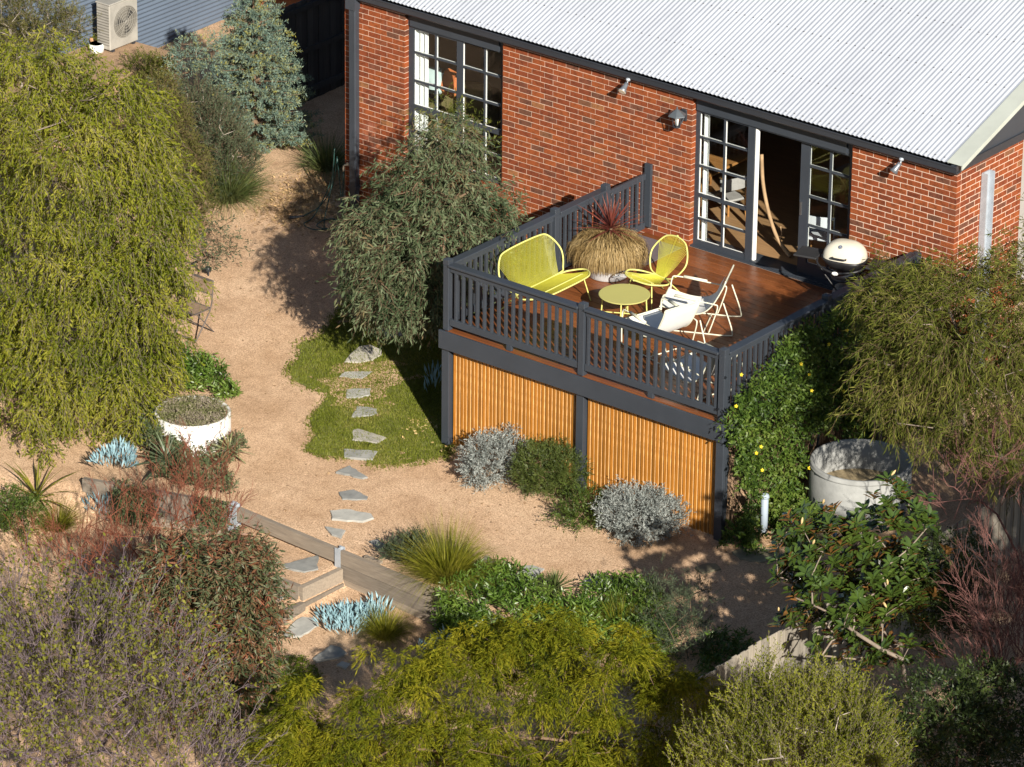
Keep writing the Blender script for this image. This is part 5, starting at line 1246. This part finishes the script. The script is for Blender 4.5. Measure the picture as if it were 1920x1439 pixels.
q = MB(); q.tube([(-.02, .03, .10), (.0, -.0, .12), (.03, -.05, .14)], [.03, .045, .05], 12); q.build('head', M['char2'], gt_, True)

# ================================================================== wall lamps
def lantern():
    b = np.array([6.50, -.005, 2.05]); t = thing('wall_lantern', 'dark metal coach lantern on the brick wall left of the glass door', 'wall light', b)
    q = MB(); q.bbox(-.05, .05, -.03, 0, -.10, .08, .01); q.tube(curve([(0, -.02, -.06), (0, -.10, -.13), (0, -.17, -.11)], 5), .012, 8); q.build('bracket', M['char2'], t)
    c = (-.0, -.19, 0); q = MB(); 
    q.lathe([(.0, .17), (.012, .165), (.012, .13), (.06, .10), (.135, .045), (.14, .03), (.08, .03)], 6, c); q.build('hood', paint('lamp_metal', (.10, .115, .13), .4, .2, 4, .5, .3), t)
    q = MB(); 
    for k in range(6): a = 2*math.pi*k/6; q.tube([(c[0]+.075*math.cos(a), c[1]+.075*math.sin(a), .03), (c[0]+.055*math.cos(a), c[1]+.055*math.sin(a), -.13)], .006, 5)
    q.lathe([(.062, -.13), (.062, -.145), (.03, -.165), (0, -.175)], 6, c); q.build('cage', M['char2'], t)
    q = MB(); q.lathe([(.066, .028), (.05, -.128)], 6, c, cap=False); q.build('glass', M['glass'], t)
    q = MB(); q.lathe([(.028, -.12), (.03, -.02), (.015, .02), (0, .025)], 12, c); q.build('candle_tube', M['white'], t, True)
lantern()
def spot(x, lab, dz=0.0, aim=(-.25, -.5, -.8)):
    b = np.array([x, -.13, 2.40+dz]); t = thing('eave_spotlight', lab, 'spotlight', b, 0, 'spotlights under the gutter')
    q = MB(); q.lathe([(.035, -.03), (.035, .0), (.02, .01)], 12, (0, 0, 0)); q.tube([(0, 0, -.03), (0, -.03, -.07)], .01, 6); q.build('mount', M['galv'], t, True)
    a = np.array(aim); a /= np.linalg.norm(a); p = np.array([0, -.03, -.06])
    q = MB(); q.tube([p, p+a*.05, p+a*.11, p+a*.16], [.030, .036, .045, .068], 16); q.build('shade', paint('spot_metal', (.20, .22, .25), .35, .1, 4, .5, .5), t, True)
    q = MB(); q.tube([p+a*.161, p+a*.164], [.060, .056], 16); q.build('bulb', paint('pale_bulb', (.75, .66, .52), .3, .05), t)
spot(5.55, 'eave spotlight on the brick wall between the tall window and the lantern', 0, (.05, -.75, -.6))
spot(10.40, 'eave spotlight on the brick wall right of the glass door', 0, (-.35, -.45, -.8))

# ================================================================== deck furniture
M['lime'] = paint('lime_frame', (.58, .56, .17), .45, .06, 3); M['cord'] = paint('lime_cord', (.40, .385, .04), .5, .12, 8); M['limetop'] = paint('lime_table_top', (.40, .38, .125), .55, .05, 2)
M['cream'] = paint('cream_tube', (.60, .59, .47), .4, .05, 3); M['sling'] = paint('white_sling', (.70, .70, .68), .75, .05, 5)
def acapulco(name, label, cat, loc, rotz, wid, cords, group=None):
    """string seat: back loop and seat loop share a spine; front is local -Y"""
    t = thing(name, label, cat, loc, rotz, group); h = wid/2; k = max(0, h-.36)
    def loop(pts): return curve(pts, 8, True)
    top = [(-k-.36, .10, .62), (-k-.22, .22, .84), (-k, .25, .90), (k, .25, .90), (k+.22, .22, .84), (k+.36, .10, .62), (k+.26, -.02, .42), (k+.10, -.06, .365), (-k-.10, -.06, .365), (-k-.26, -.02, .42)]
    st = [(-k-.10, -.07, .36), (-k-.30, -.17, .385), (-k-.37, -.34, .42), (-k-.24, -.52, .44), (-k, -.58, .445), (k, -.58, .445), (k+.24, -.52, .44), (k+.37, -.34, .42), (k+.30, -.17, .385), (k+.10, -.07, .36)]
    L1, L2 = loop(top), loop(st)
    q = MB(); q.tube(L1, .0125, 8, True); q.build('back_frame', M['lime'], t, True)
    q = MB(); q.tube(L2, .0125, 8, True); q.build('seat_frame', M['lime'], t, True)
    q = MB(); q2 = MB(); hw = k+.27; bw_ = k+.10
    def edge(L, x, sel):
        c = [p for p in L if sel(p)]; c = sorted(c, key=lambda p: abs(p[0]-x))[:2]; p, r = c[0], c[1] if len(c) > 1 else c[0]
        if abs(r[0]-p[0]) < 1e-6: return p
        f = np.clip((x-p[0])/(r[0]-p[0]), 0, 1); return p+(r-p)*f
    for i in range(cords):
        u = -1+2*(i+.5)/cords; a = edge(L1, u*(k+.30), lambda p: p[2] > .60 and p[1] > .05); s = np.array([u*bw_, -.065, .362]); f = edge(L2, u*(k+.33), lambda p: p[1] < -.30)
        q.tube([a, (a+s)/2+np.array([0, .012, -.012]), s], .0033, 4, cap=False); q2.tube([s, (s+f)/2+np.array([0, 0, -.012]), f], .0036, 4, cap=False)
    q.build('back_cords', M['cord'], t, kind='stuff'); q2.build('seat_cords', M['cord'], t, kind='stuff')
    for sx in (-1, 1):
        q = MB(); q.tube([(sx*(k+.20), -.42, .425), (sx*(k+.30), -.50, 0)], .009, 8); q.build('leg', M['lime'], t)
        q = MB(); q.tube([(sx*(k+.12), -.08, .37), (sx*(k+.26), .24, 0)], .009, 8); q.build('leg', M['lime'], t)
    q = MB(); q.tube([(-k-.22, -.40, .415), (k+.22, -.40, .415)], .008, 6); q.build('seat_brace', M['lime'], t)
    return t
acapulco('string_bench', 'lime yellow two seater string bench along the left deck railing', 'bench', (6.27, -3.17, 0), rad(90), 1.40, 62)
acapulco('string_chair', 'lime yellow round backed string chair in front of the brick wall', 'chair', (7.52, -1.80, 0), rad(-10), .72, 27)
tt = thing('round_table', 'low round lime green metal table in the middle of the seating', 'table', (7.58, -2.80, 0))
q = MB(); q.lathe([(0, .405), (.36, .405), (.368, .409), (.368, .418), (.36, .422), (0, .422)], 56); q.build('tabletop', M['limetop'], tt, False)
for k in range(4):
    a = k*math.pi/2+.5; q = MB(); q.tube([(.31*math.cos(a), .31*math.sin(a), .405), (.335*math.cos(a), .335*math.sin(a), 0)], .010, 8); q.build('leg', M['lime'], tt)
q = MB(); 
for a in (.5, .5+math.pi/2): q.tube([(.325*math.cos(a), .325*math.sin(a), .12), (-.325*math.cos(a), -.325*math.sin(a), .12)], .008, 6)
q.build('cross_brace', M['lime'], tt)
def sling_chair(label, loc, rotz):
    """low sling lounge chair; local -Y is the front, X across"""
    t = thing('sling_chair', label, 'chair', loc, rotz, 'white sling lounge chairs on the deck'); w = .30
    q = MB()
    side = curve([(0, -.42, .36), (0, -.10, .29), (0, .14, .30), (0, .30, .42), (0, .44, .66), (0, .50, .80)], 6)
    V = []; F = []; n = len(side)
    for (dx, dz) in ((-w, 0), (-w*.5, -.012), (0, -.018), (w*.5, -.012), (w, 0)):
        for p in side: V.append((dx, p[1], p[2]+dz))
    for a in range(4):
        for i in range(n-1): F.append([a*n+i, (a+1)*n+i, (a+1)*n+i+1, a*n+i+1])
    q.add(V, F); q.add([(x, y+.004, z-.008) for x, y, z in V], [f[::-1] for f in F]); q.build('sling', M['sling'], t, True)
    q = MB(); hp = curve([(0, .37, .545), (0, .44, .67), (0, .48, .77)], 4); q.add([(x, p[1]-.035, p[2]) for x in (-w*.9, 0, w*.9) for p in hp], [[a*len(hp)+i, (a+1)*len(hp)+i, (a+1)*len(hp)+i+1, a*len(hp)+i+1] for a in range(2) for i in range(len(hp)-1)]); q.build('head_cushion', M['sling'], t, True)
    for sx in (-1, 1):
        x = sx*(w+.012)
        q = MB(); q.tube(curve([(x, .50, .81), (x, .44, .66), (x, .30, .41), (x, .14, .29), (x, -.10, .28), (x, -.42, .355)], 5), .010, 8); q.build('sling_rail', M['cream'], t, True)
        xa = sx*(w+.05)
        q = MB(); q.tube(curve([(xa, -.40, .02), (xa, -.405, .25), (xa, -.39, .50), (xa, -.30, .545), (xa, .10, .50), (xa, .34, .47), (xa, .40, .43), (xa, .34, .20), (xa, .28, .02)], 6), .010, 8); q.build('arm_frame', M['cream'], t, True)
        q = MB(); q.tube([(xa, -.22, .552), (xa, .12, .512)], .022, 10); q.build('arm_pad', M['cream'], t, True)
        q = MB(); q.tube(curve([(xa, -.40, .012), (xa, -.2, .010), (xa, .2, .010), (xa, .56, .012), (xa, .62, .08), (xa*.97, .48, .50)], 5), .010, 8); q.build('leg', M['cream'], t, True)
    q = MB(); q.tube([(-w-.01, .50, .815), (w+.01, .50, .815)], .011, 8); q.build('head_bar', M['cream'], t)
    q = MB(); q.tube([(-w-.05, -.425, .36), (w+.05, -.425, .36)], .011, 8); q.build('front_bar', M['cream'], t)
    q = MB(); q.tube([(-w-.05, .20, .012), (w+.05, .20, .012)], .010, 8); q.build('stretcher', M['cream'], t)
    return t
def rot_to(fx, fy): return math.atan2(fx, -fy)        # local -Y -> (fx, fy)
ch = sling_chair('white sling lounge chair facing the round table, beside the yellow string chair', (8.38, -2.22, 0), rot_to(-.90, -.44))
def copy_tree(o, loc, rotz, label):
    c = o.copy(); COL.objects.link(c); c.location = loc; c.rotation_euler = (0, 0, rotz); c['label'] = label
    for k in o.children:
        d = k.copy(); COL.objects.link(d); d.parent = c
    return c
copy_tree(ch, (8.52, -3.22, 0), rot_to(-.97, .24), 'white sling lounge chair with its back towards the right railing, behind the front railing')
copy_tree(ch, (9.86, -4.08, 0), rot_to(-.97, .12), 'white sling lounge chair seen through the front railing in the right deck corner')
mt = thing('door_mat', 'grey purple mat lying along the brick wall behind the straw grass', 'mat', (6.25, -.60, 0)); q = MB(); q.bbox(-.42, .36, -.42, .45, .002, .014, .003); q.build('mat', paint('mat_weave', (.115, .095, .105), .9, .15, 9), mt)

def barbecue():
    b = np.array([9.76, -.50, 0]); t = thing('barbecue', 'gas barbecue with a cream domed lid and black side tables by the sliding door', 'barbecue', b, rad(14))
    blk = paint('barbecue_black', (.018, .018, .02), .45, .2, 5, .4); crm = paint('cream_enamel', (.56, .525, .435), .3, .06, 2, .5)
    lid = MB(); n, mm = 28, 9; V = []; F = []
    for j in range(mm+1):
        ph = j/mm*math.pi/2
        for i in range(n):
            a = 2*math.pi*i/n; cx = math.copysign(abs(math.cos(a))**.72, math.cos(a)); cy = math.copysign(abs(math.sin(a))**.72, math.sin(a)); r = math.cos(ph)**.75
            V.append((.315*cx*r, .235*cy*r+.02*math.sin(ph), .845+.235*math.sin(ph)**1.0))
    for j in range(mm):
        for i in range(n): k = (i+1) % n; F.append([j*n+i, j*n+k, (j+1)*n+k, (j+1)*n+i])
    lid.add(V, F); lo = lid.build('lid', crm, t, True)
    q = MB(); q.tube(curve([(-.10, -.235, .90), (-.09, -.275, .905), (.09, -.275, .905), (.10, -.235, .90)], 4), .013, 8); q.build('lid_handle', blk, lo, True)
    e = MB(); e.lathe([(.03, -.002), (.03, .004), (.0, .005)], 20); eo = e.build('badge', paint('badge_blue', (.05, .055, .10), .4), lo); eo.location = (-.02, -.150, 1.042); eo.rotation_euler = (rad(38), 0, 0)
    e = MB(); e.lathe([(.026, .005), (.021, .007), (.026, .007)], 20, cap=False); e.lathe([(0, .006), (.009, .006), (.009, .008), (0, .008)], 12); eo2 = e.build('badge_ring', M['galv'], lo); eo2.location = eo.location; eo2.rotation_euler = eo.rotation_euler
    bw_ = MB(); n = 28; V = []; F = []
    for (z, s) in ((.845, 1.02), (.80, 1.0), (.73, .86), (.68, .6)):
        for i in range(n):
            a = 2*math.pi*i/n; cx = math.copysign(abs(math.cos(a))**.72, math.cos(a)); cy = math.copysign(abs(math.sin(a))**.72, math.sin(a)); V.append((.32*cx*s, .24*cy*s, z))
    for j in range(3):
        for i in range(n): k = (i+1) % n; F.append([j*n+i, (j+1)*n+i, (j+1)*n+k, j*n+k])
    F.append([3*n+i for i in range(n)][::-1]); F.append(list(range(n))); bw_.add(V, F); bw_.build('firebox', blk, t, True)
    q = MB(); q.tube(curve([(-.40, -.05, .81), (-.30, -.26, .76), (-.02, -.36, .72), (.28, -.27, .76), (.40, -.05, .81)], 6), .017, 8); fb_ = q.build('front_bar', blk, t, True)
    q = MB(); q.lathe([(0, -.002), (.036, -.002), (.036, .004), (0, .005)], 18); lg = q.build('oval_badge', M['white'], fb_); lg.location = (.0, -.379, .722); lg.rotation_euler = (rad(80), 0, 0); lg.scale = (1.3, .75, 1)
    for sx, nm in ((-1, 'side_table'), (1, 'side_table')):
        q = MB(); x0, x1 = sorted((sx*.37, sx*.72)); q.bbox(x0, x1, -.19, .17, .79, .82, .008); q.build(nm, paint('side_table_black', (.028, .028, .03), .5, .2, 6), t)
    for (x0, x1) in ((-.30, .30), (.30, -.30)):
        for y in (-.20, .18):
            q = MB(); q.tube([(x0, y, .70), (x1*.9, y, .03)], .013, 8); q.build('leg', blk, t)
    q = MB(); q.lathe([(.0, .52), (.20, .53), (.21, .56), (.2, .56), (.19, .545), (0, .54)], 20, (.02, -.02, 0)); q.build('drip_pan', M['char'], t, True)
    for y in (-.22, .2):
        q = MB(); q.tube([(.27, y-.02, .07), (.27, y+.02, .07)], .07, 16); q.build('wheel', blk, t, False)
    q = MB(); q.lathe([(.0, .04), (.14, .05), (.15, .1), (.15, .30), (.11, .38), (.04, .40), (0, .40)], 18, (-.02, .02, 0)); q.build('gas_bottle', paint('gas_bottle', (.22, .22, .22), .5), t, True)
barbecue()

# ================================================================== folding chair under the pepper tree
def folding_chair():
    b = G(366, 628); t = thing('folding_chair', 'rusty folding metal chair with perforated seat at the edge of the pepper tree', 'chair', b, rad(-2)); mt_ = paint('rusty_grey', (.125, .105, .095), .7, .3, 8, .3, .2)
    mesh_m = paint('rusty_mesh', (.25, .175, .12), .85, .25, 20, .2)
    w = .21; rb = MB(); 
    for sx in (-1, 1):
        q = MB(); q.tube(curve([(sx*w, -.22, 0), (sx*w, .02, .30), (sx*w, .14, .50), (sx*w, .19, .88)], 6), .011, 6); q.build('back_leg', mt_, t, True)
        q = MB(); q.tube([(sx*(w-.03), .24, 0), (sx*(w-.03), -.17, .455)], .011, 6); q.build('front_leg', mt_, t)
    q = MB(); q.beam((-w, .178, .87), (w, .178, .87), .012, .035); q.beam((-w, .155, .66), (w, .155, .66), .012, .022); q.build('back_rail', mt_, t)
    q = MB(); q.add([(-w, .154, .67), (w, .154, .67), (w, .176, .86), (-w, .176, .86)], [[0, 1, 2, 3]]); q.build('backrest', mesh_m, t)
    q = MB(); 
    for p, r in (((-w, -.22, .455), (w, -.22, .455)), ((-w, .12, .455), (w, .12, .455)), ((-w, -.22, .455), (-w, .12, .455)), ((w, -.22, .455), (w, .12, .455))): q.beam(p, r, .02, .018)
    q.build('seat_frame', mt_, t); q = MB(); q.box(-w, w, -.22, .12, .452, .458); q.build('seat', mesh_m, t)
    q = MB(); q.tube([(-w, -.20, .03), (w, -.20, .03)], .009, 6); q.tube([(-w+.03, .2, .045), (w-.03, .2, .045)], .009, 6); q.build('stretcher', mt_, t)
folding_chair()

# ================================================================== tap and hose
def hose():
    b = np.array([.06, -.01, -.42]); tp_ = thing('garden_tap', 'brass garden tap on the brick wall beside the downpipe', 'tap', b); br = paint('old_brass', (.30, .25, .19), .5, .2, 8, .5, .5)
    q = MB(); q.tube(curve([(.08, 0, .02), (.05, -.05, .03), (-.02, -.07, .0), (-.03, -.07, -.10)], 5), .016, 8); q.build('spout', br, tp_, True); q = MB(); q.lathe([(.03, .05), (.03, .06), (.01, .065)], 10, (.05, -.05, 0)); q.build('handle', br, tp_)
    h = thing('garden_hose', 'dark green hose hanging from the house corner and coiled on the ground', 'hose', np.array([-.1, -.5, ground(-.1, -.5)])); o_ = np.array(h.location); gm = paint('hose_green', (.012, .045, .038), .4, .2, 6, .5)
    z0 = ground(0, -.4)
    q = MB(o_); q.tube(curve([(.03, -.08, -.53), (.05, -.12, -.9), (.16, -.25, -1.15), (.20, -.45, z0+.03), (.05, -.75, z0+.02), (-.25, -.70, z0+.02), (-.30, -.40, z0+.05), (-.18, -.16, -.75), (-.14, -.1, -.25), (-.12, -.12, -.22), (-.10, -.2, -.7), (-.05, -.45, z0+.03), (.18, -.62, z0+.03), (.32, -.42, z0+.03), (.05, -.28, z0+.04), (-.10, -.38, z0+.03), (-.02, -.66, z0+.04), (.25, -.66, z0+.05), (.30, -.40, z0+.05), (.05, -.15, -1.0), (-.10, -.08, -.3)], 8), .010, 6); q.build('hose_line', gm, h, True)
    q = MB(o_); q.tube(curve([(-.10, -.08, -.32), (-.16, -.12, -.8), (-.26, -.30, -1.1), (-.42, -.5, z0+.05)], 6), .010, 6); q.build('hose_line', gm, h, True)
    q = MB(o_); q.tube([(-.42, -.5, z0+.05), (-.52, -.6, z0+.03), (-.58, -.66, z0+.03)], [.014, .022, .026], 8); q.build('nozzle', M['char2'], h, True)
hose()

# ================================================================== outdoor unit and bowls on the terrace
def outdoor_unit():
    b = np.array([-6.52, 1.88, -.60]); t = thing('outdoor_unit', 'cream air conditioner outdoor unit standing before the corrugated wall', 'air conditioner', b, 0); cm = paint('unit_casing', (.30, .285, .255), .5, .2, 3); gm = paint('unit_grille', (.16, .15, .13), .5)
    q = MB(); q.bbox(-.15, .15, -.34, .34, .04, .82, .015); q.build('casing', cm, t)
    q = MB(); q.bbox(-.16, .16, -.35, .35, .82, .85, .008); q.build('lid', cm, t)
    q = MB(); q.add([(.152, .03+.27*math.cos(a), .46+.27*math.sin(a)) for a in np.linspace(0, 2*math.pi, 40)[:-1]], [list(range(39))]); q.build('fan_recess', gm, t)
    q = MB(); 
    for r in (.06, .11, .16, .21, .24, .27): q.tube([(.168, .03+r*math.cos(a), .46+r*math.sin(a)) for a in np.linspace(0, 2*math.pi, 33)[:-1]], .0035, 4, True)
    for k in range(12): a = k*math.pi/6; q.tube([(.168, .03, .46), (.168, .03+.27*math.cos(a), .46+.27*math.sin(a))], .003, 4)
    q.build('fan_guard', cm, t)
    q = MB()
    for k in range(3):
        a = k*2.094+.4; c, s = math.cos(a), math.sin(a); c2, s2 = math.cos(a+.75), math.sin(a+.75); q.add([(.158, .03, .46), (.156, .03+.23*c, .46+.23*s), (.163, .03+.23*c2, .46+.23*s2)], [[0, 1, 2]])
    q.build('fan', paint('fan_dark', (.05, .048, .045), .5), t)
    q = MB(); 
    for i in range(14): q.box(-.13, .13, -.345, -.340, .12+i*.048, .135+i*.048)
    q.build('side_fins', gm, t)
    for y in (-.25, .25): q = MB(); q.box(-.14, .14, y-.03, y+.03, 0, .04); q.build('foot', M['char2'], t)
outdoor_unit()
c_ = atz(181, 96, -.60); d_ = thing('pet_bowl', 'steel water bowl in a white stand on the dirt terrace', 'bowl', c_); q = MB(); q.lathe([(.13, 0), (.115, .13), (.11, .13)], 20); q.build('stand', M['white'], d_, True); q = MB(); q.lathe([(.112, .135), (.10, .135), (.085, .09), (0, .085)], 20); q.build('bowl', paint('steel', (.6, .62, .64), .2, .05, 3, .5, .9), d_, True)
c_ = atz(186, 84, -.60); d_ = thing('clay_pot', 'low terracotta dish behind the steel water bowl', 'pot', c_); q = MB(); q.lathe([(.12, 0), (.16, .10), (.15, .10), (.12, .03), (0, .03)], 20); q.build('dish', paint('terracotta', (.52, .30, .15), .8), d_, True)

# ================================================================== seen through the glass
wd = wood('teak', [(.28, .13, .04), (.38, .185, .06), (.46, .24, .085)], .4, 1.2, (1, 8, 8)); grey_f = paint('grey_fabric', (.30, .29, .28), .9, .15, 8); 
cu = thing('curtain', 'white curtain gathered at the left side of the tall window', 'curtain', (1.37, .205, 0)); cu2 = thing('curtain', 'white curtain gathered beside the fixed pane of the glass door', 'curtain', (6.745, .21, 0))
for c, wid, x0 in ((cu, .22, 1.42), (cu2, .14, 6.82)):
    xs = np.linspace(-wid/2, wid/2, 25); V = [(x, .018*math.sin(x*70), z) for z in (.02, 2.3) for x in xs]; F = [[i, i+1, 26+i, 25+i] for i in range(24)]; put('fabric', np_mesh('fabric', V, F, M['white'], True), c)
    q = MB(); q.tube([(-wid/2-.02, 0, 2.31), (wid/2+.3, 0, 2.31)], .012, 8); q.build('rod', M['char'], c)
dt = thing('dining_table', 'wooden dining table inside the room behind the glass door', 'table', (5.85, 1.45, 0)); q = MB(); q.bbox(-.45, .45, -.75, .75, .70, .74, .01); q.build('tabletop', wd, dt)
for x in (-.38, .38):
    for y in (-.66, .66): q = MB(); q.tube([(x, y, .70), (x*1.08, y*1.04, 0)], [.03, .018], 8); q.build('leg', wd, dt, True)
def dining_chair(label, loc, rz, seat):
    t = thing('dining_chair', label, 'chair', loc, rz, 'dining chairs inside')
    q = MB(); q.bbox(-.23, .23, -.23, .22, .43, .47, .018); q.build('seat', seat, t)
    V = [(x*.25, .22+.06*(1-x*x)-.0, z) for z in (.66, .74, .84) for x in np.linspace(-1, 1, 9)]; V += [(x, y+.02, z) for x, y, z in V]; F = []
    for a in range(2):
        for i in range(8): F += [[a*9+i, a*9+i+1, (a+1)*9+i+1, (a+1)*9+i], [27+a*9+i, 27+(a+1)*9+i, 27+(a+1)*9+i+1, 27+a*9+i+1]]
    q = MB(); q.add(V, F); q.build('backrest', seat, t, True)
    for sx in (-1, 1):
        q = MB(); q.tube(curve([(sx*.22, .26, 0), (sx*.21, .22, .42), (sx*.22, .27, .80)], 5), .016, 8); q.build('back_leg', wd, t, True); q = MB(); q.tube([(sx*.22, -.24, 0), (sx*.19, -.19, .44)], .016, 8); q.build('front_leg', wd, t)
    return t
dining_chair('grey dining chair with bent wooden legs seen through the fixed pane', (6.55, 1.0, 0), rad(250), grey_f)
dining_chair('pale dining chair seen through the sliding door panel', (8.5, .72, 0), rad(200), paint('white_shell', (.60, .62, .66), .5, .08))
br = thing('driftwood_branch', 'bent driftwood branch leaning inside the open doorway', 'branch', (7.72, .62, 0)); q = MB(); q.tube(curve([(-.34, .10, 1.42), (-.27, .06, 1.0), (-.13, .03, .58), (.06, 0, .24), (.34, -.06, .03)], 6), .028, 8); q.tube(curve([(.10, -.0, .20), (.16, -.03, .34), (.15, -.05, .46)], 4), .012, 6); q.build('wood', paint('driftwood', (.33, .22, .12), .8, .3, 6), br, True)
lb = thing('low_bench', 'long dark bench along the back of the room', 'bench', (8.6, 3.0, 0)); q = MB(); q.bbox(-1.4, 1.4, -.2, .2, .40, .48, .01); q.build('bench_top', grey_f, lb); 
for x in (-1.2, 1.2): q = MB(); q.box(x-.05, x+.05, -.18, .18, 0, .40); q.build('leg', wd, lb)
ac = thing('armchair', 'olive armchair with cushions behind the tall window', 'armchair', (1.55, .85, 0), rad(20)); ol = paint('olive_velvet', (.15, .125, .05), .85, .2, 6)
q = MB(); q.bbox(-.42, .42, -.42, .38, .12, .46, .05); q.build('seat', ol, ac); q = MB(); q.bbox(-.42, .42, .26, .46, .40, .95, .06); q.build('backrest', ol, ac)
for s in (-1, 1): q = MB(); q.bbox(min(s*.40, s*.54), max(s*.40, s*.54), -.42, .40, .12, .64, .04); q.build('arm', ol, ac)
for (lab, loc, col, rz) in (('pale blue cushion on the olive armchair', (1.30, .55, 1.12), (.42, .52, .52), .3), ('orange cushion on the olive armchair', (1.62, .58, 1.14), (.55, .16, .05), -.3)):
    c = thing('cushion', lab, 'cushion', loc, rz); q = MB(); q.bbox(-.20, .20, -.07, .07, -.20, .20, .06); q.build('cover', paint('cushion_fabric', col, .9, .1), c, True); c.rotation_euler = (rad(-18), 0, rz)
# unseen hedge, added and shaped to shade the lower right corner
hg = np.array([25.0, -12, ground(25, -12)]); rg = np.random.default_rng(450); t = thing('shade_hedge', 'unseen hedge added beyond the right edge of the view to shade the lower right', 'hedge', hg)
yy = rg.uniform(-16.0, -5.5, 5600); P = np.column_stack([rg.uniform(-.7, .7, 5600)+25, yy, rg.uniform(-2.2, 1, 5600)]); P[:, 2] = -2.3+rg.uniform(0, 1, 5600)*(np.interp(yy, [-16, -13.9, -13.3, -5.5], [3.9, 4.1, 6.2, 6.3])+2.3); lv = Leaves(); sprays(rg, lv, P, nrm(rg.normal(size=P.shape)), 7, .35, .22, .13, up=.1, out=.6, rand=.5, sag=.1, spread=1.0); lv.done('foliage', LM['creeping'], t, hg)
q = MB(hg); 
for y in np.arange(-15, -8, 1.0): q.tube([(25, y, -2.6), (25, y, 4.2)], .05, 6)
q.build('stems', barkb, t, kind='stuff')
